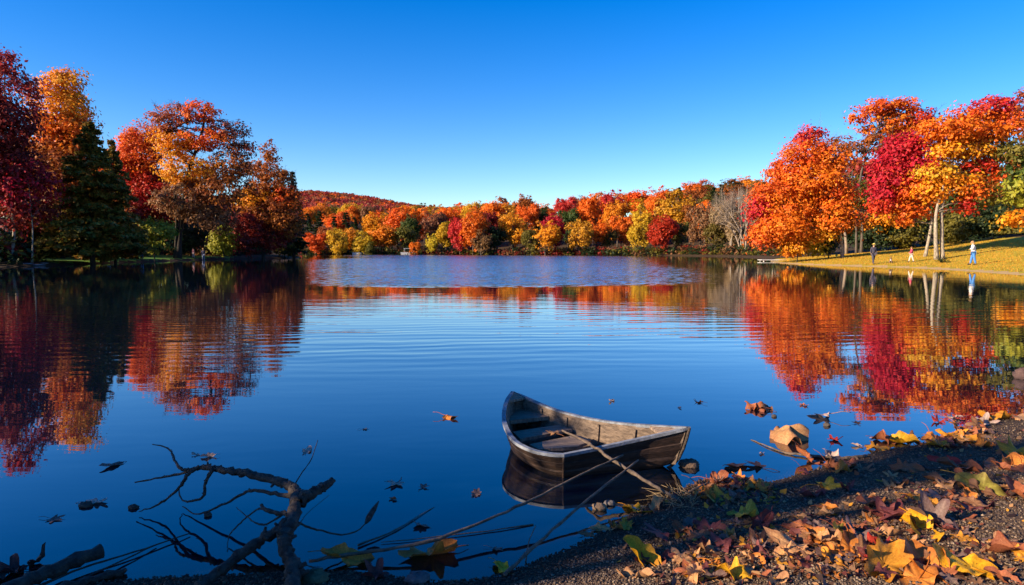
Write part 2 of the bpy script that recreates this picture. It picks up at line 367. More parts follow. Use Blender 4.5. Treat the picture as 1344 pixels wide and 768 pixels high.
# ------------------------------------------------------------------ foliage
PAL = {
 'crimson': [(.50, .012, .03), (.42, .015, .035), (.58, .03, .03)], 'scarlet': [(.60, .03, .03), (.66, .07, .02), (.52, .02, .05)],
 'red': [(.55, .035, .015), (.62, .07, .012), (.45, .02, .02)], 'redorange': [(.74, .13, .012), (.70, .085, .015), (.78, .20, .015)],
 'orange': [(.82, .21, .012), (.84, .26, .015), (.78, .15, .012)], 'orangegold': [(.82, .31, .015), (.78, .24, .012), (.80, .39, .02)],
 'gold': [(.66, .37, .02), (.68, .31, .015), (.60, .38, .03)], 'yellow': [(.68, .46, .02), (.64, .38, .015), (.58, .44, .04)],
 'rust': [(.36, .10, .018), (.44, .15, .02), (.28, .07, .02)], 'rose': [(.42, .11, .06), (.50, .17, .06), (.40, .08, .04)],
 'brown': [(.24, .11, .045), (.30, .15, .06), (.20, .085, .04)], 'maroon': [(.24, .022, .018), (.30, .035, .02), (.17, .02, .015)],
 'purple': [(.36, .035, .035), (.42, .07, .045), (.28, .04, .035)], 'olive': [(.17, .14, .02), (.22, .18, .025), (.12, .11, .02)],
 'yellowgreen': [(.30, .29, .025), (.36, .33, .03), (.24, .26, .025)], 'green': [(.06, .10, .018), (.09, .13, .02), (.05, .08, .018)],
 'darkgreen': [(.028, .05, .016), (.04, .065, .018), (.022, .038, .015)], 'tan': [(.32, .22, .11), (.38, .27, .14), (.26, .18, .10)],
 'pine': [(.14, .13, .02), (.24, .16, .025), (.34, .15, .03), (.11, .11, .02)],
 'white': [(1, 1, 1), (.9, .82, .85), (1.05, 1.15, 1.1)],
}
def leaf_quads(pos, size, flat=.5, out=None):
    """diamond leaves at pos (n,3); returns V (4n,3) and quads"""
    k = len(pos)
    nrm = rng.normal(0, 1, (k, 3)); nrm[:, 2] = np.abs(nrm[:, 2]) + flat
    if out is not None: nrm = nrm * .62 + out * 1.15
    nrm /= np.linalg.norm(nrm, axis=1, keepdims=True)
    a = np.cross(nrm, rng.normal(0, 1, (k, 3))); a /= np.linalg.norm(a, axis=1, keepdims=True); bb = np.cross(nrm, a)
    s = (size * rng.uniform(.6, 1.35, k))[:, None]
    bend = nrm * s * rng.uniform(-.35, .1, (k, 1))
    v = np.stack([pos - a * s, pos - bb * s * .55 + bend, pos + a * s, pos + bb * s * .55 + bend], 1)
    return v.reshape(-1, 3), np.arange(4 * k).reshape(k, 4)
def clumped(center, rads, n_leaf, clump_r, per=26, shell=.45, flat_z=.55):
    """leaf positions in clumps through an ellipsoid; also the clump centres"""
    nc = max(3, int(n_leaf / per)); d = rng.normal(0, 1, (nc, 3)); d /= np.linalg.norm(d, axis=1, keepdims=True)
    lob = 1 + .16 * np.sin(d[:, 0] * 3.1 + rng.uniform(0, 6)) + .13 * np.sin(d[:, 2] * 4.3 + d[:, 1] * 3 + rng.uniform(0, 6))
    rr = (shell + (1 - shell) * rng.uniform(0, 1, nc) ** .5) * lob
    cc = np.asarray(center) + d * rr[:, None] * np.asarray(rads)
    cr = clump_r * rng.uniform(.6, 1.4, nc)
    idx = rng.integers(0, nc, n_leaf)
    o = rng.normal(0, .62, (n_leaf, 3)) * cr[idx][:, None]; o[:, 2] *= flat_z
    o[:, 2] -= .18 * (o[:, 0] ** 2 + o[:, 1] ** 2) / cr[idx]
    return cc[idx] + o, cc, idx
def outward(pos, ce, cc, idx):
    a = pos - np.asarray(ce); a /= (np.linalg.norm(a, axis=1, keepdims=True) + 1e-6); bb = pos - cc[idx]; bb /= (np.linalg.norm(bb, axis=1, keepdims=True) + 1e-6)
    return a * .6 + bb * .7
def leaf_colors(pal, idx, nc, jit=.26):
    p = np.array(PAL[pal]); ch = p[rng.integers(0, len(p), nc)]
    ch = ch * rng.uniform(.72, 1.22, (nc, 1)); col = ch[idx] * rng.uniform(1 - jit, 1 + jit, (len(idx), 1))
    other = p[rng.integers(0, len(p), len(idx))]; mixk = rng.uniform(0, .55, (len(idx), 1))
    return np.clip(col * (1 - mixk) + other * mixk, 0, .9)
def branch_line(a, bb, sag=.12, n=5, up=.0):
    t = np.linspace(0, 1, n)[:, None]; L_ = np.linalg.norm(bb - a)
    p = a + (bb - a) * t; o = rng.normal(0, 1, 3) * L_ * sag; p = p + np.sin(t * math.pi) * o
    p[:, 2] += (np.sin(t[:, 0] * math.pi) * L_ * up); return p
def grow(mb, p, d, L_, r, depth, tips, spread=.55, sides=4):
    """bare branching"""
    k = 4; pts = [p]; dd = d / np.linalg.norm(d)
    for _ in range(k):
        dd = dd + rng.normal(0, .10, 3) + np.array([0, 0, .05]); dd /= np.linalg.norm(dd); pts.append(pts[-1] + dd * L_ / k)
    mb.tube(pts, np.linspace(r, r * .62, k + 1), sides if depth > 1 else 3)
    if depth == 0: tips.append(pts[-1]); return
    for q in range(3 if depth > 1 else 4):
        t = rng.uniform(.4, 1.0) if q else 1.0
        s = pts[0] + 0; f = t * k; i0 = min(int(f), k - 1); s = pts[i0] + (pts[i0 + 1] - pts[i0]) * (f - i0)
        nd_ = dd + rng.normal(0, spread, 3); nd_[2] = nd_[2] * .8 + .12
        grow(mb, s, nd_, L_ * rng.uniform(.58, .82), r * (.62 if q == 0 else .48), depth - 1, tips, spread, sides)

def blob_tree(name, label, base, d, trunks, blobs, leaf=.175, dens=1.0, group=None, bark='bark', cat='tree', clump=.75, nlimb=26, limb_r=.05, twigs=0, foli='leaf'):
    """a tree whose trunks [(list of (px,py)), base radius] and foliage masses [(px,py,rx,ry,palette,density)] stand at distance d"""
    bx, by = base
    q = at(bx, by, d); z0 = hz(q[0], d); root = empty(name, (q[0], d, z0), label, cat, group)
    org = np.array([q[0], d, z0])
    lp, lc, cents, lo = [], [], [], []
    for (px, py, rx, ry, pal, de) in blobs:
        ce = at(px, py, d); rxm, rym = rx * d / F, ry * d / F; dz = max(.6 * (rxm + rym), .8 * rxm)
        ce[1] += rng.uniform(-.35, .35) * dz
        k = int(4.6 * de * dens * math.pi * (rxm * rym + dz * rym) / 2 / (leaf * leaf * 1.1))
        pos, cc, idx = clumped(ce, (rxm * .92, dz * .92, rym * .92), k, min(clump, .55 * min(rxm, rym) + .15))
        lp.append(pos); lc.append(leaf_colors(pal, idx, len(cc))); cents.append(cc); lo.append(outward(pos, ce, cc, idx))
    pos = np.concatenate(lp); col = np.concatenate(lc); cents = np.concatenate(cents); lo = np.concatenate(lo)
    ok = pos[:, 2] > z0 + .15; pos, col, lo = pos[ok], col[ok], lo[ok]
    v, f = leaf_quads(pos, leaf, .5, lo); me = mesh_from('crown', v - org, f, M[foli], np.repeat(col, 4, 0))
    obj('crown', me, root)
    for ti, (tp, r0) in enumerate(trunks):
        mb = MB(); pts = np.array([at(px, py, d) for px, py in tp])
        pts[0][2] = hz(pts[0][0], d) - .3
        pts[1:, 1] += rng.normal(0, .15, len(pts) - 1); pts = smooth_pts(pts, 4)
        rr = np.linspace(1, .35, len(pts)) * r0; rr[0] *= 1.5; rr[1] *= 1.15
        mb.tube(pts, rr, 9, .05)
        hi = pts[len(pts) // 3:]
        sel = cents[rng.permutation(len(cents))[:2 * nlimb // len(trunks)]]
        for cpt in sel:
            dd = np.linalg.norm(hi - cpt, axis=1) + (hi[:, 2] > cpt[2] - .2) * 3; s = hi[np.argmin(dd)]
            L_ = np.linalg.norm(cpt - s)
            if L_ > .36 * (hi[-1][2] - z0): continue
            ln = branch_line(s, cpt, .09, 6, .08)
            rb = min(limb_r * (0.5 + L_ * .14), r0 * .5); mb.tube(ln, np.linspace(rb, rb * .22, 6), 5)
            for _ in range(twigs):
                tp2 = []; grow(mb, ln[rng.integers(2, 6)], (cpt - s) / (L_ + .01) + rng.normal(0, .5, 3), L_ * .16 + .35, rb * .35, 2, tp2, .5, 3)
        V_ = np.concatenate(mb.V) - org; mb.V = [V_]
        obj('trunk', mb.mesh('trunk', M[bark]), root)
    return root
def conifer_parts(Hh, wid, seed_leaf=.3, n=2600, pal='darkgreen', gap=.55):
    """whorled evergreen of height Hh at the origin: (crown mesh, trunk mesh)"""
    mb = MB(); mb.tube(smooth_pts([(0, 0, -.3), (rng.normal(0, .1), 0, Hh * .5), (0, 0, Hh * .97)], 4), np.linspace(Hh * .018, .02, 9), 7)
    pos = []; lay = int(Hh / gap)
    for a in range(lay):
        z = Hh * (.12 + .86 * a / lay); rad_ = wid * (1 - a / lay) ** .8 * rng.uniform(.75, 1.15) + .15
        for bidx in range(rng.integers(4, 7)):
            th = rng.uniform(0, 6.283); ln = rad_ * rng.uniform(.65, 1.1); k = int(n / lay / 5 * (ln / wid + .15) * 2)
            t = rng.uniform(.12, 1, k) ** .8
            side = rng.normal(0, .16, k) * ln * (1.1 - t * .6)
            pos.append(np.stack([math.cos(th) * t * ln - math.sin(th) * side, math.sin(th) * t * ln + math.cos(th) * side, z - .25 * t * ln + .12 * (t * ln) ** 1.5 * .3 + rng.normal(0, .1, k)], 1))
            mb.tube([(0, 0, z), (math.cos(th) * ln * .9, math.sin(th) * ln * .9, z - .2 * ln)], [.05, .012], 3)
    pos = np.concatenate(pos); col = leaf_colors(pal, np.arange(len(pos)) % 60, 60)
    v, f = leaf_quads(pos, seed_leaf, .9)
    return mesh_from('crown', v, f, M['needle'], np.repeat(col, 4, 0)), mb.mesh('trunk', M['bark_dark'])

# ---- left bank grove
G_L = 'trees of the shaded grove on the near bank'
blob_tree('maple_tree', 'tall crimson and maroon tree at the dark edge of the grove, beside the stony spit', (14, 345), 58, [([(14, 345), (16, 300), (12, 230), (8, 150), (5, 90)], .14), ([(42, 345), (44, 300), (38, 240)], .07)],
    [(4, 82, 20, 20, 'purple', .7), (2, 118, 40, 30, 'purple', .9), (18, 165, 48, 36, 'maroon', 1), (5, 215, 52, 36, 'maroon', 1), (40, 240, 36, 34, 'crimson', .55), (15, 275, 55, 26, 'maroon', .7), (-40, 180, 46, 90, 'maroon', .9)], bark='bark_pale', group=G_L)
blob_tree('maple_tree', 'tall golden orange tree with a sunlit rounded top behind the dark pine', (80, 342), 70, [([(80, 342), (82, 270), (84, 190), (85, 120)], .28)],
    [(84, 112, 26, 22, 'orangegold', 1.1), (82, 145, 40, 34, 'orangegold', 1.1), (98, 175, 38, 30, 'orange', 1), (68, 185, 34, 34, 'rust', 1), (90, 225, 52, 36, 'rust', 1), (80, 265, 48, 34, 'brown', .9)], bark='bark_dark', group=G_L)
cm, tm = conifer_parts(14.0, 5.4, .24, 13000, 'pine')
def put_tree(name, label, x, y, cm, tm, s=(1, 1, 1), rz=0, color=None, cat='tree', group=None):
    r_ = empty(name, (x, y, hz(x, y)), label, cat, group, rz); r_.scale = s
    a = obj('crown', cm, r_); bb = obj('trunk', tm, r_)
    if color: a.color = (*color, 1)
    return r_
q = at(122, 342, 63); put_tree('pine_tree', 'broad dark green pine standing before the golden orange tree', q[0], 63, cm, tm, group=G_L)
q = at(152, 342, 66); put_tree('pine_tree', 'narrower dark pine leaning beside the broad one near the lit red maple', q[0], 66, cm, tm, (.6, .6, .92), 1.3, group=G_L)
q = at(60, 342, 72); put_tree('pine_tree', 'dark pine half hidden behind the crimson tree', q[0], 72, cm, tm, (.7, .7, .75), 2.3, group=G_L)
blob_tree('maple_tree', 'bright red orange maple with a glowing crown between the pine and the tall open tree', (196, 340), 92, [([(196, 340), (195, 290), (192, 230), (190, 180)], .22)],
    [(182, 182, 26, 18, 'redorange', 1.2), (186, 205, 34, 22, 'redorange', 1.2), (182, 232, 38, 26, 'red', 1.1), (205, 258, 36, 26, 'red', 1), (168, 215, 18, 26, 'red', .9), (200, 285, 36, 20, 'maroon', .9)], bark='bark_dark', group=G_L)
blob_tree('maple_tree', 'tallest open crowned orange tree of the grove with dark limbs showing', (234, 340), 84, [([(234, 340), (236, 290), (246, 230), (262, 180), (270, 150)], .32), ([(230, 340), (231, 280), (226, 220), (218, 175)], .2)],
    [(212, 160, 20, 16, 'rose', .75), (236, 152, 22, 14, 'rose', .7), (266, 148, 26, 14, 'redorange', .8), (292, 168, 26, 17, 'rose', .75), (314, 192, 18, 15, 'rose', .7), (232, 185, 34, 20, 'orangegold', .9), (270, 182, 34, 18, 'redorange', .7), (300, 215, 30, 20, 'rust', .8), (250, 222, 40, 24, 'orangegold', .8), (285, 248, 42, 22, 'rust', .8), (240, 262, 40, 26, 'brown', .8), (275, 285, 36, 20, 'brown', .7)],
    leaf=.17, clump=.6, nlimb=60, limb_r=.07, bark='bark_dark', twigs=1, group=G_L)
blob_tree('maple_tree', 'rust red tree with a ragged pointed top at the water end of the grove', (345, 338), 95, [([(345, 338), (346, 300), (348, 250), (352, 200)], .2)],
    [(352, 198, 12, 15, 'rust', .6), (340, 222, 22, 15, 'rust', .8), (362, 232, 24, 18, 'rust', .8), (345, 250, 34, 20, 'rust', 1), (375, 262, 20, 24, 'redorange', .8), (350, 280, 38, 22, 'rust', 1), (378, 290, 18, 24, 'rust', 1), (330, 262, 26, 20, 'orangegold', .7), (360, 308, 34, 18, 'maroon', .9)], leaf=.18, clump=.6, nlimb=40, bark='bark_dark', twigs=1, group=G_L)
cm2, tm2 = conifer_parts(14, 2.6, .22, 3600, 'darkgreen')
q = at(386, 337, 101); put_tree('pine_tree', 'thin dark pine rising from the tip of the wooded point', q[0], 101, cm2, tm2, (1, 1, 1.0), group=G_L)
for (px, py, rx, ry, pal, d, lab) in [
    (203, 308, 27, 22, 'yellowgreen', 72, 'yellow green shrub under the red orange maple by the shaded grass'),
    (294, 314, 20, 20, 'yellowgreen', 88, 'rounded yellow green shrub below the tallest tree of the grove'),
    (326, 305, 22, 28, 'maroon', 91, 'dark maroon shrub beside the yellow green one under the grove'),
    (378, 324, 18, 13, 'olive', 102, 'low olive shrub overhanging the water at the tip of the wooded point'),
    (250, 312, 26, 20, 'darkgreen', 92, 'dark green shrub in deep shade behind the paired grove trunks'),
    (160, 305, 24, 22, 'darkgreen', 74, 'dark green shrub behind the pine at the top of the shaded grass'),
    (40, 325, 40, 16, 'darkgreen', 61, 'low dark shrub behind the stony spit')]:
    blob_tree('shrub', lab, (px, py + ry + 3), d, [([(px, py + ry + 4), (px, py + 4), (px + 1, py - ry * .5)], .06)], [(px, py, rx, ry, pal, 1), (px - rx * .4, py + ry * .45, rx * .6, ry * .5, pal, .9), (px + rx * .35, py - ry * .3, rx * .6, ry * .5, pal, .9)], leaf=.17, clump=.5, nlimb=8, limb_r=.02, bark='bark_dark', cat='shrub', group='shrubs under the shaded grove')

# ---- right bank trees
G_R = 'sunlit trees on the grassy bank'
blob_tree('maple_tree', 'broad orange maple sweeping down to the water beside the bare grey trees', (1104, 334), 67, [([(1106, 335), (1101, 300), (1090, 250), (1068, 200)], .15)],
    [(1064, 178, 16, 12, 'scarlet', 1), (1056, 200, 28, 20, 'redorange', 1.1), (1086, 212, 26, 20, 'orange', 1), (1030, 224, 24, 17, 'redorange', 1), (1062, 236, 42, 24, 'orange', 1.1), (1016, 250, 26, 18, 'redorange', 1), (1098, 250, 28, 22, 'redorange', 1), (1040, 268, 42, 24, 'orange', 1.1), (1002, 276, 20, 18, 'scarlet', .9), (1085, 280, 40, 22, 'orange', 1), (1016, 300, 32, 22, 'orange', 1.1), (1062, 304, 36, 18, 'orangegold', 1), (1112, 288, 26, 16, 'rust', .9), (1074, 322, 13, 16, 'yellow', 1), (1040, 322, 20, 12, 'orangegold', .8), (1000, 308, 16, 16, 'redorange', .9)], leaf=.148, bark='bark_pale', nlimb=40, group=G_R, dens=1.3)
blob_tree('maple_tree', 'tall thin crowned orange tree with bare grey twigs behind the broad maple', (1130, 332), 82, [([(1130, 332), (1131, 290), (1130, 240), (1140, 190), (1160, 150)], .17), ([(1124, 332), (1122, 290), (1120, 250), (1118, 222)], .13)],
    [(1152, 140, 22, 11, 'redorange', .9), (1182, 142, 24, 13, 'redorange', 1), (1205, 156, 16, 14, 'red', .9), (1132, 150, 13, 11, 'redorange', .6), (1165, 162, 34, 16, 'orange', .8), (1108, 192, 18, 16, 'rust', .5), (1146, 188, 26, 17, 'rust', .55), (1190, 180, 30, 20, 'orange', .9), (1128, 255, 24, 22, 'olive', .6), (1150, 285, 24, 20, 'orangegold', .7)], leaf=.18, clump=.6, nlimb=70, limb_r=.06, twigs=1, bark='bark', group=G_R, dens=1.3)
blob_tree('maple_tree', 'crimson maple with pale slanting trunk between the two large orange trees', (1216, 326), 60, [([(1214, 327), (1219, 300), (1221, 280), (1205, 240), (1188, 200)], .13)],
    [(1184, 190, 26, 17, 'crimson', 1.1), (1204, 200, 30, 18, 'crimson', 1.1), (1168, 214, 22, 18, 'crimson', 1.1), (1192, 222, 36, 18, 'scarlet', 1.1), (1164, 240, 24, 18, 'crimson', 1), (1200, 248, 34, 16, 'redorange', 1), (1162, 266, 18, 13, 'red', 1), (1196, 270, 26, 13, 'redorange', 1), (1192, 286, 14, 9, 'redorange', .8), (1222, 232, 20, 16, 'scarlet', .9)], leaf=.155, bark='bark_pale', nlimb=34, group=G_R, dens=1.3)
blob_tree('maple_tree', 'largest orange and red maple on the lawn, with two pale trunks side by side', (1233, 328), 57, [([(1230, 328), (1226, 300), (1229, 270), (1245, 220), (1265, 170)], .17), ([(1238, 328), (1236, 300), (1238, 265), (1262, 220), (1300, 170)], .16)],
    [(1296, 140, 28, 12, 'scarlet', 1), (1272, 152, 26, 14, 'redorange', 1), (1318, 158, 22, 18, 'redorange', 1), (1228, 168, 24, 14, 'orange', 1), (1256, 172, 34, 17, 'orange', 1.1), (1292, 174, 34, 16, 'orange', 1.1), (1244, 194, 24, 14, 'orangegold', 1.1), (1276, 196, 30, 13, 'orangegold', 1), (1232, 224, 26, 15, 'gold', 1), (1256, 238, 26, 13, 'orangegold', 1), (1226, 248, 24, 13, 'orangegold', 1), (1286, 215, 26, 10, 'red', 1), (1306, 228, 18, 8, 'redorange', .9), (1278, 248, 16, 13, 'redorange', 1), (1270, 268, 13, 11, 'red', .9), (1316, 196, 26, 13, 'olive', .9), (1300, 255, 26, 16, 'olive', .6)], leaf=.148, clump=.62, bark='bark_pale', nlimb=44, group=G_R, dens=1.3)
blob_tree('maple_tree', 'yellow green tree leaning into view past the lawn woman', (1352, 330), 52, [([(1356, 334), (1354, 290), (1350, 230), (1346, 190)], .2)],
    [(1342, 200, 20, 14, 'olive', 1), (1338, 224, 22, 13, 'green', 1), (1345, 245, 26, 14, 'yellowgreen', 1), (1334, 262, 18, 10, 'yellowgreen', 1), (1340, 284, 22, 11, 'orangegold', 1), (1370, 230, 26, 40, 'yellowgreen', .9)], leaf=.17, clump=.55, nlimb=26, group=G_R)
blob_tree('maple_tree', 'pale rose orange tree whose top shows above the yellow green one', (1372, 330), 64, [([(1372, 332), (1370, 260), (1362, 170), (1356, 130)], .22)],
    [(1350, 128, 18, 11, 'rose', .8), (1345, 145, 16, 9, 'rose', .8), (1368, 140, 24, 24, 'rose', .9), (1362, 175, 28, 26, 'rust', .9)], leaf=.18, clump=.55, nlimb=26, group=G_R)
for (px, py, rx, ry, pal, d, lab) in [
    (1088, 322, 10, 10, 'darkgreen', 68, 'small dark green shrub at the foot of the broad orange maple'),
    (1150, 304, 32, 24, 'darkgreen', 84, 'dark evergreen shrub behind the man in the straw hat'),
    (1192, 298, 32, 24, 'olive', 82, 'olive shrub behind the red jacketed figure'),
    (1262, 296, 32, 22, 'olive', 78, 'olive and brown shrub behind the twin pale trunks'),
    (1304, 285, 34, 24, 'darkgreen', 76, 'dark evergreen shrub behind the woman in jeans'),
    (1345, 292, 34, 22, 'olive', 74, 'olive shrub at the top of the lawn under the yellow green tree'),
    (1046, 326, 16, 9, 'orangegold', 66, 'low gold shrub at the point of the grassy bank')]:
    blob_tree('shrub', lab, (px, py + ry), d, [([(px, py + ry + 3), (px, py + 4), (px + 1, py - ry * .5)], .06)], [(px, py, rx, ry, pal, 1), (px - rx * .4, py + ry * .45, rx * .6, ry * .5, pal, .9), (px + rx * .35, py - ry * .3, rx * .6, ry * .5, pal, .9)], leaf=.17, clump=.5, nlimb=8, limb_r=.02, bark='bark_dark', cat='shrub', group='shrubs behind the lawn')
# trees deeper behind the lawn
k = 0
for (px, d, top, wd, pal, lab) in [(1040, 104, 235, 60, 'rust', 'rusty tree deep behind the broad orange maple, lakeward'), (1085, 102, 230, 60, 'orange', 'orange tree deep behind the broad orange maple, landward'), (1130, 100, 225, 60, 'olive', 'olive tree deep behind the thin crowned orange tree'), (1180, 104, 205, 60, 'rust', 'rusty tree deep behind the crimson maple'), (1235, 100, 215, 70, 'green', 'green tree deep behind the twin pale trunks'), (1290, 98, 200, 70, 'olive', 'olive tree deep behind the largest lawn maple'), (1340, 95, 190, 70, 'rust', 'rusty tree deep behind the yellow green tree'), (1385, 90, 200, 80, 'olive', 'olive tree beyond the top of the lawn')]:
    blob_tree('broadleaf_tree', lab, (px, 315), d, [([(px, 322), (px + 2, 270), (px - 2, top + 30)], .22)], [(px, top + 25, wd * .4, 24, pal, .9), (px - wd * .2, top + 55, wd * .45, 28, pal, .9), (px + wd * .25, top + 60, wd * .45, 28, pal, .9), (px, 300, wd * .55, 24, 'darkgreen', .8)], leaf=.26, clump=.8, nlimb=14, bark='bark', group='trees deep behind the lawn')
# woods behind the left grove
for (x, y, hgt, pal, lab) in [(-52, 72, 13, 'rust', 'rusty tree in the gloom behind the crimson tree'), (-58, 84, 11, 'olive', 'olive tree in the gloom behind the golden orange tree'), (-54, 100, 13, 'rust', 'rusty tree behind the glowing red maple'), (-48, 104, 14, 'brown', 'brown tree behind the tallest open tree'), (-43, 112, 12, 'maroon', 'maroon tree behind the ragged rust red tree'), (-62, 104, 14, 'orange', 'orange tree peeping out between pine and red maple'), (-62, 110, 14, 'darkgreen', 'dark tree at the back of the grove'), (-46, 124, 11, 'rust', 'rusty tree at the far side of the wooded point')]:
    s = F / y; px = CX + x * s; z0 = hz(x, y)
    pyof = lambda z: 326 + (CAMH - z) * s
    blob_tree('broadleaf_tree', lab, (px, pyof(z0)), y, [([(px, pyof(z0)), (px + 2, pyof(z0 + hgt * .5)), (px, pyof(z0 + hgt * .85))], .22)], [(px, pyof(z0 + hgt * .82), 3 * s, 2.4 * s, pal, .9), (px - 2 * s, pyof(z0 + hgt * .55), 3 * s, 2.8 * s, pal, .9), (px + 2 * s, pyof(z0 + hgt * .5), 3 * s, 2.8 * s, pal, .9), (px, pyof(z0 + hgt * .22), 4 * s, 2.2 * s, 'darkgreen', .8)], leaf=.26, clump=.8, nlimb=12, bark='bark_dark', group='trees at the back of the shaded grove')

# ---- far shore: prototypes shared by the copies
def proto(Hh, wid, base=.10, lobes=8, n=5200, leaf=.27, top=.0):
    """round crowned tree of height Hh, half width wid at the origin; white leaves tinted per copy"""
    pos, col, cents, lo = [], [], [], []
    mid = Hh * (base + (1 - base) * .52); rz = Hh * (1 - base) * .5
    for q in range(lobes):
        if q == 0: ce = np.array([0, 0, mid]); rr = (wid * .75, wid * .75, rz * .85)
        else:
            th = rng.uniform(0, 6.283); zz = rng.uniform(-.75, .45); f = math.sqrt(1 - zz * zz) * .62
            ce = np.array([math.cos(th) * wid * f, math.sin(th) * wid * f, mid + zz * rz * .8]); rr = np.array([wid * .48, wid * .48, rz * .34]) * rng.uniform(.8, 1.2)
        kk = int(n / lobes * (1.6 if q == 0 else .9)); p_, c_, i_ = clumped(ce, rr, kk, .7, 22)
        pos.append(p_); col.append(leaf_colors('white', i_, len(c_), .1)); cents.append(c_); lo.append(outward(p_, ce, c_, i_))
    pos = np.concatenate(pos); col = np.concatenate(col) * 1.0; cents = np.concatenate(cents)
    lo = np.concatenate(lo); e_ = (pos[:, 0] ** 2 + pos[:, 1] ** 2) / wid ** 2 + ((pos[:, 2] - mid) / (rz * 1.02)) ** 2 < rng.uniform(.92, 1.12, len(pos)); pos, col, lo = pos[e_], col[e_], lo[e_]
    v, f = leaf_quads(pos, leaf, .5, lo); cm = mesh_from('crown', v, f, M['leaf'], np.repeat(col, 4, 0))
    mb = MB(); tp = smooth_pts([(0, 0, -.4), (rng.normal(0, .2), rng.normal(0, .2), Hh * .4), (0, 0, Hh * .8)], 4); mb.tube(tp, np.linspace(Hh * .02, .04, 9), 6)
    for ce in cents[rng.permutation(len(cents))[:14]]: mb.tube(branch_line(tp[rng.integers(2, 7)], ce, .1, 4), [.09, .06, .04, .02], 4)
    return cm, mb.mesh('trunk', M['bark'])
P_ROUND = [proto(11, 4.2, .1, 9), proto(11, 3.7, .12, 8), proto(11, 4.6, .08, 10), proto(11, 3.2, .1, 7), proto(11, 4.0, .18, 9)]
P_CON = [conifer_parts(12, 2.8, .34, 2600, 'darkgreen', .8), conifer_parts(12, 2.3, .32, 2400, 'darkgreen', .9)]
def bare(Hh, seed, depth=5, spread=.42):
    mb = MB(); tips = []
    grow(mb, np.array([0, 0, -.3]), np.array([rng.normal(0, .06), 0, 1.0]), Hh * .36, Hh * .016, depth, tips, spread, 5)
    return mb, np.array(tips)
P_BARE = []
for q in range(2):
    mb, tips = bare(13, q, 6); nV = np.concatenate(mb.V); sc_ = 13 / max(nV[:, 2].max(), .1); mb.V = [nV * sc_]
    t2 = MB(); t2.tube(smooth_pts([(0, 0, -.3), (.25, 0, 4), (.1, .1, 8.5), (.2, 0, 12)], 4), np.linspace(.2, .03, 13), 7)
    P_BARE.append((mb.mesh('crown', M['twig']), t2.mesh('trunk', M['bark_pale'])))
TREES = []   # px, dist, top py, width px, colour, shape
front_row = [(415, 163, 300, 30, 'redorange'), (443, 162, 296, 27, 'gold'), (478, 163, 300, 30, 'yellow'), (486, 160, 315, 13, 'olive'), (507, 166, 291, 42, 'orangegold'), (532, 165, 290, 36, 'olive'), (545, 160, 313, 15, 'orange'), (566, 160, 304, 17, 'yellow'), (583, 166, 287, 24, 'gold'),
    (604, 160, 277, 30, 'scarlet'), (621, 158, 266, 38, 'orange'), (632, 155, 298, 26, 'brown'), (650, 158, 292, 30, 'darkgreen'), (674, 160, 276, 36, 'orangegold'), (696, 152, 296, 22, 'olive'), (716, 150, 286, 36, 'orangegold'), (724, 154, 275, 32, 'crimson'), (759, 150, 284, 36, 'gold'), (783, 152, 285, 30, 'orange'), (800, 152, 296, 22, 'olive'),
    (838, 146, 290, 28, 'yellow'), (868, 142, 278, 40, 'red'), (894, 144, 284, 26, 'olive'), (918, 138, 262, 36, 'brown'), (815, 155, 275, 30, 'orange'), (938, 134, 286, 30, 'olive'), (460, 170, 296, 26, 'orangegold'), (430, 172, 292, 24, 'rust'), (402, 165, 302, 22, 'brown'), (948, 134, 258, 34, 'tan'), (968, 131, 272, 30, 'tan'), (1004, 122, 268, 32, 'tan'), (984, 133, 262, 26, 'tan')]
mid_row = [(523, 190, 266, 42, 'redorange'), (546, 196, 262, 36, 'orange'), (541, 180, 278, 26, 'green'), (567, 185, 270, 36, 'brown'), (586, 190, 263, 42, 'orange'), (643, 180, 272, 30, 'maroon'), (651, 188, 258, 40, 'orange'), (672, 185, 264, 36, 'gold'), (692, 182, 258, 34, 'redorange'), (745, 175, 266, 34, 'green'), (778, 176, 250, 42, 'orange'), (810, 172, 258, 36, 'orangegold'), (840, 166, 263, 30, 'yellow'), (885, 165, 243, 50, 'gold'), (925, 158, 257, 30, 'orange'), (860, 176, 254, 30, 'orange'), (708, 186, 262, 26, 'green'), (495, 192, 275, 34, 'orangegold'), (905, 160, 262, 26, 'rust'), (760, 180, 262, 26, 'maroon')]
back_row = [(742, 205, 251, 32, 'scarlet'), (805, 205, 246, 32, 'scarlet'), (822, 210, 250, 30, 'orange'), (660, 210, 254, 30, 'rust'), (625, 205, 260, 36, 'gold'), (605, 215, 264, 34, 'redorange'), (690, 215, 252, 32, 'rust'), (840, 205, 246, 34, 'redorange'), (862, 200, 242, 34, 'redorange'), (912, 195, 244, 32, 'rust'), (933, 190, 250, 34, 'olive'), (760, 210, 253, 30, 'rust'), (785, 215, 248, 30, 'orange'), (965, 180, 247, 40, 'brown'), (1000, 175, 240, 40, 'rust'), (1025, 165, 245, 40, 'rust')]
conif = [(890, 190, 240, 20), (945, 165, 239, 24), (935, 175, 243, 22), (480, 205, 276, 22), (455, 200, 272, 24), (420, 195, 270, 24), (405, 190, 274, 24), (440, 190, 278, 24), (466, 190, 279, 22)]
for row, lst in (('first row along the far waterline', front_row), ('second row on the far shore', mid_row), ('topmost row on the far shore', back_row)):
    for t in lst: TREES.append((*t, row))
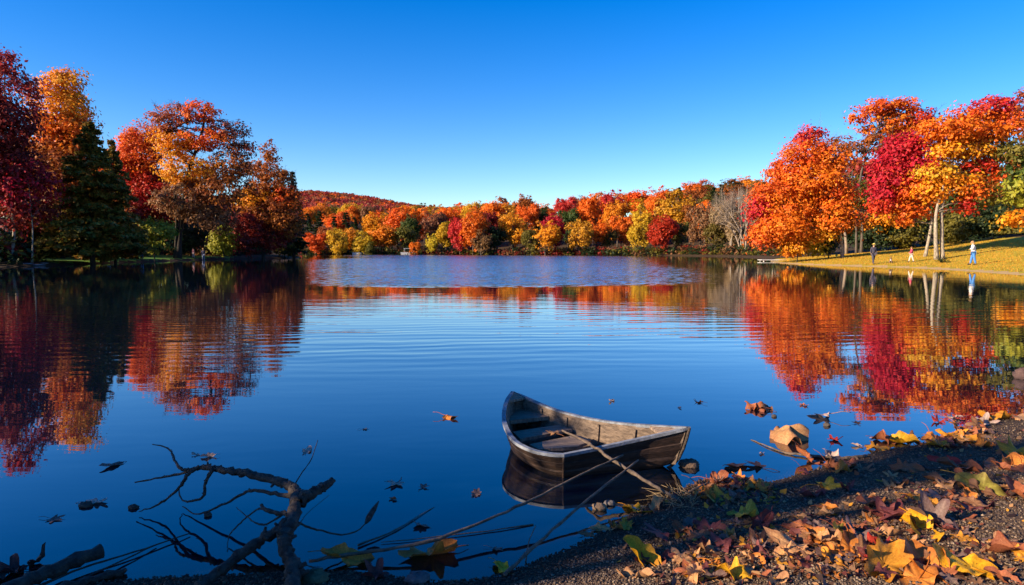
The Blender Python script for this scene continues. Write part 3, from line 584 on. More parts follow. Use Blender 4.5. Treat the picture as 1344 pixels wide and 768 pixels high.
# slope trees toward the hill
for q in range(46):
    px = 396 + 215 * (q + rng.uniform(0, 1)) / 46; d = float(rng.uniform(200, 330)); ptop = float(rng.uniform(262, 282))
    TREES.append((px, d, None, rng.uniform(24, 34) * 200 / d, ['orange', 'orangegold', 'gold', 'gold', 'orangegold', 'rose', 'olive', 'redorange', 'brown', 'orange'][int(rng.integers(0, 10))], 'slope below the purple hill'))
for q in range(30):
    px = 600 + 410 * (q + rng.uniform(0, 1)) / 30; d = float(rng.uniform(195, 260))
    TREES.append((px, d, None, rng.uniform(28, 36) * 200 / d, ['orange', 'orangegold', 'rust', 'gold', 'green', 'gold', 'olive', 'redorange'][int(rng.integers(0, 8))], 'rise behind the far shore'))
WORDS = {'redorange': 'red orange', 'gold': 'golden', 'yellow': 'yellow', 'olive': 'olive brown', 'orangegold': 'orange gold', 'orange': 'orange', 'scarlet': 'scarlet', 'brown': 'brown', 'darkgreen': 'dark green', 'crimson': 'crimson', 'red': 'bright red', 'green': 'green', 'maroon': 'maroon', 'rust': 'rust brown', 'rose': 'dull pink', 'tan': 'tan'}
ORD = ['first', 'second', 'third', 'fourth', 'fifth', 'sixth', 'seventh', 'eighth', 'ninth', 'tenth', 'eleventh', 'twelfth', 'thirteenth', 'fourteenth', 'fifteenth', 'sixteenth']
cnt = {}; tot = {}
for t in TREES: tot[(t[4], t[5])] = tot.get((t[4], t[5]), 0) + 1
for (px, d, top, wd, colr, row) in sorted(TREES, key=lambda t: t[0]):
    x = (px - CX) / F * d; z0 = hz(x, d)
    Hh = (326 - top) * d / F + CAMH - z0 if top else float(rng.uniform(7.5, 10.5))
    Hh = max(Hh, 2.2); wm_ = wd * d / F / 2
    k = (colr, row); cnt[k] = cnt.get(k, 0) + 1
    lab = f"{ORD[cnt[k] - 1]} {WORDS[colr]} tree from the wooded point, {row}" if tot[k] > 1 else f"the only {WORDS[colr]} tree, {row}"
    pr = int(rng.integers(0, 5)); cm_, tm_ = P_ROUND[pr]; pw = [4.2, 3.7, 4.6, 3.2, 4.0][pr]
    p = np.array(PAL[colr]).mean(0) * rng.uniform(.95, 1.22) * np.array([1, rng.uniform(.85, 1.15), 1])
    put_tree('broadleaf_tree', lab, x, d, cm_, tm_, (wm_ / pw * 1.12, wm_ / pw * 1.12, Hh / 11), rng.uniform(0, 6.28), tuple(p), group='autumn trees of the far shore')
conif.sort()
for q, (px, d, top, wd) in enumerate(conif):
    top += 4 if px < 900 else 0
    x = (px - CX) / F * d; z0 = hz(x, d); Hh = max(6, (326 - top) * d / F + CAMH - z0); cm_, tm_ = P_CON[q % 2]
    put_tree('evergreen_tree', f"dark pointed evergreen, {ORD[q]} from the wooded point, among the far shore trees", x, d, cm_, tm_, (wd * d / F / 2 / 2.5,) * 2 + (Hh / 12,), rng.uniform(0, 6.28), group='evergreens of the far shore')
for q, (px, d, top, lab) in enumerate([(958, 130, 246, 'grey brown leafless tree farthest from the broad orange maple'), (978, 126, 236, 'leafless tree with a pale upright trunk, middle of the bare trees'), (996, 124, 238, 'leafless tree next to the broad orange maple'), (968, 140, 240, 'leafless tree set back behind the pale trunked bare tree'), (1014, 120, 242, 'leafless tree half hidden behind the broad orange maple'), (986, 136, 243, 'slighter leafless tree at the back of the bare trees'), (948, 136, 250, 'low leafless tree beside the dark pointed evergreens'), (972, 128, 246, 'twiggy leafless tree just lakeward of the pale trunked one'), (1004, 130, 244, 'twiggy leafless tree touching the broad orange maple')]):
    x = (px - CX) / F * d; z0 = hz(x, d); Hh = (326 - top) * d / F + CAMH - z0; s = Hh / 13
    r_ = put_tree('bare_tree', lab, x, d, P_BARE[q % 2][0], P_BARE[q % 2][1], (s * .8, s * .8, s), q * 1.1, group='leafless trees beside the broad maple')
t2 = MB(); t2.tube(smooth_pts([(0, 0, -.3), (.35, 0, 3), (.1, .1, 6), (.3, 0, 9)], 4), np.linspace(.13, .03, 13), 7); BT = t2.mesh('trunk', M['bark'])
x = (1110 - CX) / F * 88; put_tree('bare_tree', 'tall bare purplish tree between the broad orange maple and the thin crowned one', x, 88, P_BARE[0][0], BT, (1.2, 1.2, ((326 - 150) * 88 / F + CAMH - hz(x, 88)) / 13), 2.0)
# distant hill forest: one mass
cents = []
while len(cents) < 2600:
    y = math.sqrt(rng.uniform(330 ** 2, 800 ** 2)); x = y * rng.uniform(-.37, .02)
    cents.append((x, y))
for _ in range(1500):
    y = math.sqrt(rng.uniform(200 ** 2, 420 ** 2)); x = y * (rng.uniform(-1.4, -.42) if rng.uniform() < .6 else rng.uniform(.42, 1.3)); cents.append((x, y))
cx_ = np.array(cents); zz = height(cx_[:, 0], cx_[:, 1])
pos, col = [], []
hp = ['purple', 'rust', 'maroon', 'rose', 'brown', 'redorange', 'purple', 'purple', 'maroon']  # purple leaf tones stand in for the slight haze over the ridge
for (x, y), z in zip(cents, zz):
    r_ = rng.uniform(2.8, 4.6); k = 80; d = rng.normal(0, 1, (k, 3)); d /= np.linalg.norm(d, axis=1, keepdims=True); d[:, 2] = np.abs(d[:, 2]) * 1.2 - .2
    pos.append(np.array([x, y, z + 6]) + d * r_ * rng.uniform(.75, 1.1, (k, 1))); p = np.array(PAL[hp[int(rng.integers(0, len(hp)))]]).mean(0)
    col.append(p * rng.uniform(.75, 1.2) * rng.uniform(.85, 1.15, (k, 1)))
v, f = leaf_quads(np.concatenate(pos), .95); tag(obj('hill_forest', mesh_from('hill_forest', v, f, M['leaf'], np.repeat(np.concatenate(col), 4, 0))), 'purple red wooded hill beyond the far shore', 'forest', kind='stuff')
# undergrowth along the far waterline
pos, col = [], []
for px in np.arange(392, 1030, 2.2):
    Yd = np.interp(px, [390, 600, 900, 975, 1030], [166, 160, 138, 123, 103]) + rng.uniform(-1.5, 6); x = (px - CX) / F * Yd
    k = 60; z0 = max(hz(x, Yd), 0); hh = rng.uniform(.5, 2.0)
    pos.append(np.stack([x + rng.normal(0, .8, k), Yd + rng.normal(0, .8, k), z0 + rng.uniform(0, 1, k) * hh], 1)); col.append(np.array(PAL[['darkgreen', 'olive', 'brown', 'maroon', 'darkgreen'][int(rng.integers(0, 5))]]).mean(0) * rng.uniform(.7, 1.2, (k, 1)))
for _ in range(420):   # and under the grove on the near bank
    t_ = rng.uniform(); x, Yd = -43 + rng.normal(0, 2) - 16 * rng.uniform() ** 1.5, 54 + 58 * t_
    d_ = float(sdf(x, Yd))
    if d_ < .3 or (60 < Yd < 97 and d_ < 9): continue
    k = 60; z0 = hz(x, Yd); hh = rng.uniform(.6, 2.6)
    pos.append(np.stack([x + rng.normal(0, .8, k), Yd + rng.normal(0, .8, k), z0 + rng.uniform(0, 1, k) * hh], 1)); col.append(np.array(PAL[['darkgreen', 'olive', 'brown', 'maroon', 'darkgreen'][int(rng.integers(0, 5))]]).mean(0) * rng.uniform(.7, 1.2, (k, 1)))
v, f = leaf_quads(np.concatenate(pos), .3)
tag(obj('undergrowth', mesh_from('undergrowth', v, f, M['leaf'], np.repeat(np.concatenate(col), 4, 0))), 'low tangled undergrowth along the wooded waterline', 'undergrowth', kind='stuff')

# ---- trees standing outside the frame whose shade falls over the near shore and grove
def world_tree(label, x, y, hgt, spread, pal, dens=.9, leaf=.24, base=.35, nl=7):
    z0 = hz(x, y); root = empty('broadleaf_tree', (x, y, z0), label, 'tree', 'trees standing off to the sunny side'); pos, cents, col = [], [], []
    for q in range(nl):
        th = rng.uniform(0, 6.28); zc = hgt * rng.uniform(base + .12, .88); rr = spread * (1 - .5 * abs(zc / hgt - .6))
        ce = np.array([math.cos(th) * rr * .55, math.sin(th) * rr * .55, zc]); r3 = (spread * .5, spread * .5, hgt * .14)
        kk = int(dens * 2.2 * math.pi * r3[0] * r3[2] / (leaf * leaf)); p_, c_, i_ = clumped(ce, r3, kk, min(.7, .35 * spread)); pos.append(p_); cents.append(c_); col.append(leaf_colors(pal, i_, len(c_)))
    v, f = leaf_quads(np.concatenate(pos), leaf); obj('crown', mesh_from('crown', v, f, M['leaf'], np.repeat(np.concatenate(col), 4, 0)), root)
    mb = MB(); tp = smooth_pts([(0, 0, -.3), (rng.normal(0, .3), rng.normal(0, .3), hgt * .45), (0, 0, hgt * .85)], 4); mb.tube(tp, np.linspace(hgt * .02, .05, 9), 8)
    cc = np.concatenate(cents)
    for ce in cc[rng.permutation(len(cc))[:22]]: mb.tube(branch_line(tp[rng.integers(3, 8)], ce, .1, 5), np.linspace(.1, .02, 5), 5)
    obj('trunk', mb.mesh('trunk', M['bark']), root)
SHADE = [(-62, 40, 12, 5, 'rust'), (-66, 52, 13, 5.5, 'orange'), (-70, 62, 13, 5.5, 'olive'), (-76, 72, 13, 6, 'rust'), (-80, 82, 13, 6, 'maroon'), (-84, 92, 13, 6, 'orange'), (-74, 46, 13, 6, 'olive'), (-70, 30, 15, 5, 'rust'), (-86, 62, 14, 6, 'rust'), (-92, 76, 14, 6, 'olive'), (-62, 90, 13, 5, 'rust'), (-70, 102, 14, 5, 'olive'), (-82, 108, 15, 6, 'rust')]
for q, (x, y, hh, s, p) in enumerate(SHADE):
    world_tree(f"{WORDS.get(p, p)} tree, {ORD[q]} along the wood beyond the grove, off the sunny side", x, y, hh, s, p, 1.0, .3)
q_ = [(-8.6, .55, 3.9, 1.15, 'rust', .8, .10), (-9.6, 1.2, 4.6, 1.2, 'olive', .8, .08), (-8.9, -.3, 2.6, .9, 'rust', .7, .05), (-10.6, -.95, 7.6, .36, 'orange', 1.0, .12), (-15, -6.2, 8, 2.2, 'gold', .22, .3)]
for q, (x, y, hh, s, p, de, ba) in enumerate(q_):
    world_tree(f"{WORDS.get(p, p)} young tree, {ORD[q]} of the thicket that shades the gravel beach", x, y, hh, s, p, de, .13, ba, 9)


# ------------------------------------------------------------------ the boat
M['hull'] = noisy('weathered dark hull planks', (.012, .008, .006), (.055, .030, .020), 9, .62, .5, (2, 2, 9), 20, .006, .35)
M['lining'] = noisy('worn grey boat inside', (.055, .038, .028), (.21, .15, .105), 8, .8, .5, (2, 2, 7), 24, .005)
M['rail'] = noisy('faded grey blue rail paint', (.09, .095, .105), (.25, .27, .31), 20, .6, .5, (1, 1, 1), 40, .003)
M['plank'] = noisy('grey weathered plank', (.08, .056, .042), (.30, .215, .155), 7, .8, .7, (2, 14, 2), 18, .004)
G = [(672, 515, .31), (664, 527, .285), (660, 545, .25), (663, 562, .22), (675, 580, .19), (698, 592, .175), (722, 597, .17), (740, 598, .17), (790, 588, .19), (840, 577, .225), (878, 568.5, .265), (905, 562, .30),
     (870, 560, .28), (820, 556.5, .25), (775, 550, .225), (735, 540, .22), (705, 528.5, .245), (685, 519.5, .275)]
Gw = np.array([P(*g) for g in G])
Ww = np.array([(.05, 5.38), (.03, 5.2), (.015, 5.0), (.02, 4.84), (.065, 4.68), (.165, 4.46), (.27, 4.33), (.338, 4.292), (.55, 4.345), (.85, 4.44), (.98, 4.47), (1.04, 4.53), (.98, 4.585), (.77, 4.70), (.57, 4.90), (.37, 5.12), (.22, 5.30), (.12, 5.38)])
def loop_refine(a, sharp=(7,)):
    """closed Catmull-Rom with sharp corners kept"""
    k = len(a); out = []
    for i in range(k):
        p0, p1, p2, p3 = a[(i - 1) % k], a[i], a[(i + 1) % k], a[(i + 2) % k]
        if i in (0, 7, 11): p0 = 2 * p1 - p2
        if (i + 1) % k in (0, 7, 11): p3 = 2 * p2 - p1
        for t in (0, 1 / 3, 2 / 3):
            out.append(.5 * ((2 * p1) + (p2 - p0) * t + (2 * p0 - 5 * p1 + 4 * p2 - p3) * t * t + (-p0 + 3 * p1 - 3 * p2 + p3) * t ** 3))
    return np.array(out)
Gr = loop_refine(Gw); Wr = loop_refine(np.column_stack([Ww, np.zeros(len(Ww))]))
nG = len(Gr)
def inset(a, d):
    t = np.roll(a, -1, 0)[:, :2] - np.roll(a, 1, 0)[:, :2]; t /= np.linalg.norm(t, axis=1, keepdims=True)
    n_ = np.stack([-t[:, 1], t[:, 0]], 1)
    if np.dot(n_[3], Gw[:, :2].mean(0) - a[3, :2]) < 0: n_ = -n_
    o = a.copy(); o[:, :2] += n_ * d; return o
borg = np.array([.5, 4.7, 0.0])
boat = empty('rowing_boat', borg, 'old wooden rowing boat with peeling dark hull, afloat against the leafy beach', 'boat')
_i = np.arange(nG); BEXP = .6 - .26 * np.exp(-((_i - 33) / 4.0) ** 2)
def ring(t):
    if t < 0: r_ = inset(Wr, .05); r_[:, 2] = -.07; return r_
    f = (t ** BEXP)[:, None] if np.ndim(BEXP) else t ** .6; r_ = Wr + (Gr - Wr) * f; r_[:, 2] = Gr[:, 2] * t; return r_
def loft(rings, close_last=True):
    Vv = np.concatenate(rings); Fc = []
    for a in range(len(rings) - 1):
        for i in range(nG):
            k2 = (i + 1) % nG; Fc.append((a * nG + i, a * nG + k2, (a + 1) * nG + k2, (a + 1) * nG + i))
    if close_last: Fc.append(tuple(range(nG)) if close_last == 'first' else tuple((len(rings) - 1) * nG + i for i in range(nG)))
    return Vv, Fc
# outer planking with small lap steps
rs = []
for t in (-.2, 0, .12, .25, .33, .5, .64, .66, .85, 1):
    rs.append(inset(ring(t), .006 if t in (.33, .66) else 0.0))
Vv, Fc = loft(rs, 'first'); obj('hull', mesh_from('hull', Vv - borg, Fc, M['hull']), boat)
rin = [inset(ring(t), .022) for t in (.985, .8, .6, .4, .25)]
fl = inset(ring(.25), .022); fl[:, 2] = .035; rin[-1] = fl
Vv, Fc = loft(rin, True); obj('lining', mesh_from('lining', Vv - borg, Fc, M['lining'], smooth=False), boat)
go, gi = inset(Gr, -.008), inset(Gr, .022); th = .010
top_o, top_i = go + [0, 0, th], gi + [0, 0, th]; bo, bi = go - [0, 0, th], gi - [0, 0, th]
Vv = np.concatenate([bo, top_o, top_i, bi]); Fc = []
for a in range(4):
    for i in range(nG):
        k2 = (i + 1) % nG; b2 = (a + 1) % 4; Fc.append((a * nG + i, a * nG + k2, b2 * nG + k2, b2 * nG + i))
obj('gunwale', mesh_from('gunwale', Vv - borg, Fc, M['rail']), boat)
def slab(px, z, th_):
    q_ = np.array([P(x, y, z) for x, y in px]); n_ = len(q_); V2 = np.concatenate([q_ - [0, 0, th_], q_])
    return V2 - borg, [tuple(range(n_))[::-1], tuple(range(n_, 2 * n_))] + [(i, (i + 1) % n_, n_ + (i + 1) % n_, n_ + i) for i in range(n_)]
for nm, px, z, th_ in [('seat', [(669, 552), (720, 546.5), (712, 538), (700, 531), (688, 525.5), (671, 529)], .17, .03), ('seat', [(673, 566.5), (733, 557.5), (751, 563.5), (683, 576)], .13, .022), ('seat', [(695, 583), (757, 570.5), (776, 577.5), (758, 586), (707, 589.5)], .125, .022)]:
    Vv, Fc = slab(px, z, th_); obj(nm, mesh_from(nm, Vv, Fc, M['plank']), boat)
hook = np.concatenate([Gr[31:37]]); hook = np.concatenate([inset(Gr, .02)[29:38]])
Vv = np.concatenate([hook - [0, 0, .014], hook + [0, 0, .004]]) - borg; k = len(hook)
obj('breasthook', mesh_from('breasthook', Vv, [tuple(range(k)), tuple(range(k, 2 * k))[::-1]] + [(i, (i + 1) % k, k + (i + 1) % k, k + i) for i in range(k)], M['plank']), boat)
hook = np.concatenate([inset(Gr, .02)[-4:], inset(Gr, .02)[:4]]); k = len(hook)
Vv = np.concatenate([hook - [0, 0, .014], hook + [0, 0, .004]]) - borg
obj('breasthook', mesh_from('breasthook', Vv, [tuple(range(k)), tuple(range(k, 2 * k))[::-1]] + [(i, (i + 1) % k, k + (i + 1) % k, k + i) for i in range(k)], M['plank']), boat)
for i in (38, 41, 44, 47, 50, 9, 13, 17, 24, 27, 30):
    mb = MB(); pts = [inset(ring(t), .028)[i] for t in (.9, .7, .5, .3, .2)]; mb.tube(np.array(pts) - borg, .011, 5)
    obj('rib', mb.mesh('rib', M['lining'], False), boat)
mb = MB(); mb.tube(np.array([ring(t)[33] for t in (-.2, .05, .25, .5, .75, 1.0)]) - borg, .011, 6); obj('stem_post', mb.mesh('stem_post', M['drift']), boat)
mb = MB(); mb.tube(np.array([ring(t)[21] for t in (-.2, .05, .25, .5, .75, .97)]) - borg, .008, 6); obj('corner_post', mb.mesh('corner_post', M['hull']), boat)

# ------------------------------------------------------------------ sticks and driftwood
def stick(name, label, pts, r0, r1, cat='stick', group=None, m_='stick', rough=.1, sides=7, n=5):
    p = smooth_pts([P(x, y, z) if z is not None else hit(x, y) + [0, 0, r0 * .6] for x, y, z in pts], n)
    p = p + rng.normal(0, min(r0 * .18, .004), p.shape)
    o_ = p[0].copy(); mb = MB(); mb.tube(p - o_, np.linspace(r0, r1, len(p)) * rng.uniform(.85, 1.15, len(p)), sides, rough)
    o = obj(name, mb.mesh(name, M[m_]), loc=o_); return tag(o, label, cat, group)
stick('stick', 'thickest stick, leaning from the leaf covered shore up into the boat', [(893, 660, None), (868, 643, .05), (838, 625, .11), (800, 601, .19), (785, 590, .222), (765, 578, .215), (738, 565, .18)], .013, .008, rough=.16)
stick('stick', 'long thin curved stick from the yellow brown leaf in the shallows to the boat side', [(405, 736, .03), (470, 726, .04), (560, 712, .06), (640, 682, .09), (700, 655, .13), (760, 624, .17), (818, 597, .205)], .009, .006)
stick('stick', 'straight thin stick rising from the gravel in front of the boat', [(662, 757, None), (690, 728, .05), (735, 687, .10), (785, 645, .15), (838, 604, .205)], .009, .006)
stick('stick', 'floating brown stick by the pale tan leaf, tip in open water', [(1137, 599, .012), (1106, 601, .012), (1075, 599, .012), (1037, 595, .01), (1013, 588, .008), (986, 577, .004)], .014, .004)
stick('stick', 'dark thin twig lying on the water between driftwood and boat', [(700, 688, .004), (640, 697, .006), (560, 706, .008), (500, 712, .006)], .004, .002)
stick('stick', 'faint twig half sunk beside the large brown crumpled leaf', [(470, 716, .008), (520, 695, .006), (570, 665, .002)], .006, .002)
stick('stick', 'short twig standing on the gravel edge by the small yellow leaf', [(690, 738, None), (694, 712, .06), (703, 690, .12)], .004, .002)
stick('stick', 'thick dark broken pole at the lower corner of the water', [(-30, 790, .05), (30, 765, .05), (80, 744, .055), (133, 722, .07)], .036, .030, m_='drift', rough=.08, sides=10)
stick('stick', 'thin twig running beside the dark broken pole, the longer one', [(30, 778, .02), (110, 745, .02), (175, 725, .018), (250, 700, .01)], .006, .003, m_='drift')
stick('stick', 'thin twig running beside the dark broken pole, the shorter one', [(60, 782, .02), (130, 750, .02), (205, 715, .01)], .006, .003, m_='drift')
stick('stick', 'wet black branch stub on the gravel at the water edge', [(80, 778, None), (125, 764, None), (165, 752, None)], .024, .014, m_='drift', rough=.15)
stick('stick', 'dark curled twig on the gravel above the grey maroon leaves', [(1206, 613, None), (1218, 617, None), (1236, 618, None)], .014, .010, m_='drift', rough=.2)
stick('stick', 'pale slim twig beside the dry grass at the stick foot', [(898, 650, None), (916, 640, .05), (930, 633, .06)], .006, .004)

J = P(388, 655, .22); dorg = np.array([J[0], J[1], 0])
drift = empty('driftwood_branch', dorg, 'large dead forked branch arching out of the shallows, dark and bare', 'driftwood')
def limb(name, pts, r0, r1, parent, sides=8, n=5, rough=.12, knots=True):
    p = smooth_pts([P(x, y, z) for x, y, z in pts], n); k = len(p)
    p = p + rng.normal(0, min(.004, r0 * .16), p.shape)
    rr = np.linspace(r0, r1, k) * rng.uniform(.88, 1.14, k); mb = MB(); mb.tube(p - dorg, rr, sides, rough)
    if knots:
        for _ in range(int(k * .7)):
            i = int(rng.integers(1, k - 1)); d = rng.normal(0, 1, 3); d /= np.linalg.norm(d); s = p[i] - dorg
            mb.tube([s, s + d * rr[i] * rng.uniform(1.3, 2.0)], [rr[i] * .5, rr[i] * .25], 5)
    return obj(name, mb.mesh(name, M['drift']), parent)
trunk_ = limb('trunk', [(388, 790, .02), (385, 765, .05), (383, 740, .09), (374, 718, .13), (373, 705, .15), (380, 690, .17), (386, 672, .20), (389, 652, .22), (386, 640, .235)], .033, .029, drift, 12, 6, .08)
limb('branch', [(389, 660, .22), (404, 652, .23), (420, 641, .25), (438, 630, .27)], .032, .019, drift, 10)
b1 = limb('branch', [(388, 650, .22), (376, 636, .24), (345, 626, .26), (312, 620, .27), (288, 616, .27), (266, 612, .27)], .026, .016, drift, 9, 6)
for pts, r0, r1 in [([(268, 612, .27), (245, 617, .25), (234, 612, .26), (227, 598, .28), (220, 588, .29), (200, 583, .29)], .012, .003), ([(266, 613, .27), (240, 621, .22), (210, 627, .17), (177, 633, .12)], .010, .004),
                    ([(262, 613, .27), (247, 622, .24), (236, 640, .17), (220, 654, .09), (200, 666, .04), (182, 671, .02)], .011, .003), ([(279, 617, .27), (270, 634, .2), (266, 652, .13), (255, 657, .10), (241, 658, .08), (235, 645, .09), (238, 632, .1)], .011, .002)]:
    limb('twig', pts, r0, r1, b1, 6)
limb('branch', [(384, 652, .21), (355, 647, .2), (330, 644, .17), (312, 652, .13), (285, 666, .07), (258, 675, .02), (240, 665, .02)], .012, .003, drift, 7)
b2 = limb('branch', [(382, 676, .18), (368, 674, .18), (352, 671, .18), (342, 663, .19)], .014, .009, drift, 7)
limb('twig', [(352, 671, .18), (340, 668, .16), (325, 678, .12), (310, 692, .07), (300, 705, .03), (298, 719, .01)], .006, .002, b2, 5)
limb('twig', [(372, 675, .17), (350, 688, .13), (335, 686, .12), (322, 676, .12), (310, 666, .12)], .006, .002, b2, 5)
limb('branch', [(381, 682, .18), (362, 697, .15), (335, 715, .11), (300, 740, .07), (258, 772, .04)], .026, .023, drift, 9)
limb('branch', [(388, 634, .235), (398, 618, .27), (408, 604, .31), (417, 578, .38)], .004, .002, drift, 5, knots=False)
tw = limb('branch', [(388, 684, .18), (405, 692, .14), (425, 697, .1), (448, 702, .07), (470, 696, .06), (484, 682, .08)], .006, .003, drift, 5, knots=False)
mb = MB(); a_, b_ = P(480, 687, .075) - dorg, P(497, 658, .13) - dorg; mb.tube([a_, a_ + (b_ - a_) * .2, a_ + (b_ - a_) * .6, b_], [.006, .017, .015, .003], 8, .1); obj('bud', mb.mesh('bud', M['drift']), tw)
limb('branch', [(384, 700, .14), (395, 685, .16), (405, 672, .17), (432, 650, .2)], .003, .0015, drift, 4, knots=False)

# dry grass at the stick foot
pos = []
mb = MB()
for _ in range(70):
    s = hit(rng.uniform(868, 915), rng.uniform(648, 668)); e = s + [rng.normal(-.02, .07), rng.normal(.03, .06), rng.uniform(.005, .06)]
    mb.tube([s, (s + e) / 2 + [0, 0, .012], e], [.0018, .0015, .0006], 3)
M['straw'] = noisy('dry straw', (.22, .15, .08), (.40, .29, .16), 30, .9, .1)
tag(obj('dry_grass', mb.mesh('dry_grass', M['straw'])), 'tangle of dry straw at the foot of the thickest stick', 'grass', kind='stuff')

# ------------------------------------------------------------------ stones
def stone(label, px, py, wpx, hfrac, c1, c2, group=None, z=None):
    q = P(px, py, 0) if sdf(*P(px, py)[:2]) < 0 else hit(px, py); q[2] = max(q[2], 0)
    r_ = wpx * np.linalg.norm(q - [0, 0, CAMH]) / F / 2; mb = MB()
    mb.blob((0, 0, r_ * hfrac * .35), (r_, r_ * .75, r_ * hfrac), 16, 10, .09)
    o = obj('stone', mb.mesh('stone', noisy('stone ' + label[:20], c1, c2, 14, .9, 1.0, (1, 1, 1), 40, .012)), loc=q); o.rotation_euler = (0, 0, rng.uniform(-.4, .4))
    return tag(o, label, 'stone', group)
stone('small dark round stone floating low beside the driftwood twig tips', 175, 667, 12, .5, (.03, .025, .02), (.07, .05, .04))
stone('dark wet stone at the sharp end of the boat', 905, 612, 26, .5, (.06, .04, .03), (.14, .09, .06))
stone('dark stone capped by a pale leaf, out in the water before the driftwood', 113, 664, 16, .4, (.03, .025, .02), (.08, .06, .05))
stone('dark rounded stone at the far corner of the beach', 1344, 497, 20, .8, (.05, .03, .03), (.12, .07, .06))
stone('small pebble below the driftwood twig', 273, 677, 9, .7, (.04, .03, .03), (.1, .08, .06))
stone('tiny dark stone below the reddish leaf raft', 1085, 559, 8, .7, (.04, .03, .03), (.1, .08, .06))
stone('tiny dark stone beside the reddish crumpled leaf', 1016, 547, 7, .6, (.04, .03, .03), (.1, .08, .06))
stone('mossy brown stone under the yellow brown leaf in the shallows', 412, 762, 36, .5, (.04, .045, .02), (.12, .11, .06))
stone('grey stone between gravel and crumpled brown leaf', 548, 762, 30, .5, (.05, .05, .055), (.13, .12, .12))
stone('brown stone in the boat shadow next to the gravel', 787, 668, 18, .6, (.12, .08, .05), (.24, .16, .10))
stone('smaller grey stone in the boat shadow', 800, 662, 15, .5, (.06, .05, .05), (.14, .12, .11))
for q, (px, py, wp, lab) in enumerate([(36, 347, 12, 'longer pale flat rock of the stony spit under the crimson tree'), (50, 348.5, 14, 'lowest flat rock of the stony spit nearest the water'), (58, 346, 9, 'smallest pale rock at the end of the stony spit')]):
    stone(lab, px, py, wp, .14, (.12, .12, .13), (.26, .26, .26), 'flat rocks of the stony spit')

# ------------------------------------------------------------------ fallen leaves
def maple_outline():
    tips = [(0, 1.0), (52, .92), (-52, .92), (112, .66), (-112, .66)]; out = []
    for a in np.arange(0, 360, 7.5):
        aa = (a + 180) % 360 - 180; r_ = .34
        for t, L_ in tips:
            dlt = abs((aa - t + 180) % 360 - 180); r_ = max(r_, L_ * max(0, 1 - (dlt / 36) ** .85 * .72))
        if abs(aa) > 150: r_ = .26 + .1 * (180 - abs(aa)) / 30
        r_ *= 1 + .08 * math.sin(a * 1.7) + .05 * math.sin(a * 3.1 + 1); out.append((math.radians(a), r_))
    return out
def oval_outline(wr=.55):
    out = []
    for a in np.arange(0, 360, 7.5):
        t = math.radians(a); x, y = math.sin(t), math.cos(t)
        r_ = 1 / math.sqrt((x / wr) ** 2 + y ** 2) * (1 + .10 * max(0, y) ** 6) * (1 + .035 * math.sin(a * 1.05)); out.append((t, r_))
    return out
def lobed_outline():
    return [(math.radians(a), (1 / math.sqrt((math.sin(math.radians(a)) / .6) ** 2 + math.cos(math.radians(a)) ** 2)) * (1 + .17 * math.sin(math.radians(a) * 9 + 1))) for a in np.arange(0, 360, 7.5)]
def leaf_mesh(outline, curl, fold, crumple, droop, dome=0.0):
    crumple *= .62
    rings = [0, .18, .36, .54, .72, .88, 1.0]; V2, C2 = [], []; k = len(outline); ph = rng.uniform(0, 6.28, 6); kk = rng.uniform(2, 5.5, (6, 2)) * rng.choice([-1, 1], (6, 2))
    for s in rings:
        for th_, r_ in outline:
            rr = r_ * s * .5; x, y = math.sin(th_) * rr, math.cos(th_) * rr
            z = fold * abs(x) * 1.1 + curl * (x * x * 2.2) + droop * y * y * 1.6 + dome * (1 - s * s) * (1 + .35 * math.sin(3 * th_ + ph[0])) + crumple * .09 * s * sum(math.sin(kk[q][0] * x * 2.2 + kk[q][1] * y * 2.2 + ph[q]) for q in range(6)) / 2
            z += crumple * .10 * (s ** 3) * math.sin(th_ * 3 + ph[0]) + crumple * .05 * s ** 2 * math.sin(th_ * 7 + ph[1])
            xx = x * (1 - .35 * min(1, abs(curl) * abs(x) * 2)); V2.append((xx, y, z))
            vein = 1.0
            for t in (0, 52, -52, 112, -112):
                dd = abs((math.degrees(th_) - t + 180) % 360 - 180)
                if dd < 4: vein = 1.28
            e = 1 - .35 * s ** 4 * (.5 + .5 * math.sin(th_ * 4 + ph[2])); C2.append((vein * e, vein * e * (.92 if s > .8 else 1), vein * e * .95))
    Fc = []
    for a in range(len(rings) - 1):
        for i in range(k): Fc.append((a * k + i, a * k + (i + 1) % k, (a + 1) * k + (i + 1) % k, (a + 1) * k + i))
    n0 = len(V2); zb = V2[(len(rings) - 3) * k + k // 2]
    st = smooth_pts([(0, 0.02, .004), (0, -.28, zb[2] + .004), (.03, -.5, zb[2] + .05), (.1, -.72, zb[2] + .02)], 3); mb = MB(); mb.tube(st, np.linspace(.012, .009, len(st)), 4)
    V2 = np.concatenate([V2, mb.V[0]]); Fc += [tuple(i + n0 for i in f) for f in mb.F]; C2 += [(.75, .6, .6)] * len(mb.V[0])
    return mesh_from('fallen_leaf', V2, Fc, M['fallen'], np.array(C2), smooth=True)
LM, LO, LL = [], [], []
for q in range(7): LM.append(leaf_mesh(maple_outline(), rng.uniform(-.4, .5), rng.uniform(-.05, .22), rng.uniform(.5, 1.3), rng.uniform(-.4, .45)))
for q in range(5): LO.append(leaf_mesh(oval_outline(rng.uniform(.42, .62)), rng.uniform(.1, .8), rng.uniform(0, .35), rng.uniform(.4, 1.1), rng.uniform(-.4, .4)))
for q in range(4): LL.append(leaf_mesh(lobed_outline(), rng.uniform(.1, .6), rng.uniform(0, .25), rng.uniform(.8, 1.5), rng.uniform(-.3, .4)))
LF = [leaf_mesh(maple_outline(), .15, .05, .25, .1), leaf_mesh(oval_outline(.55), .2, .1, .3, .2), leaf_mesh(lobed_outline(), .1, .05, .4, .1)]
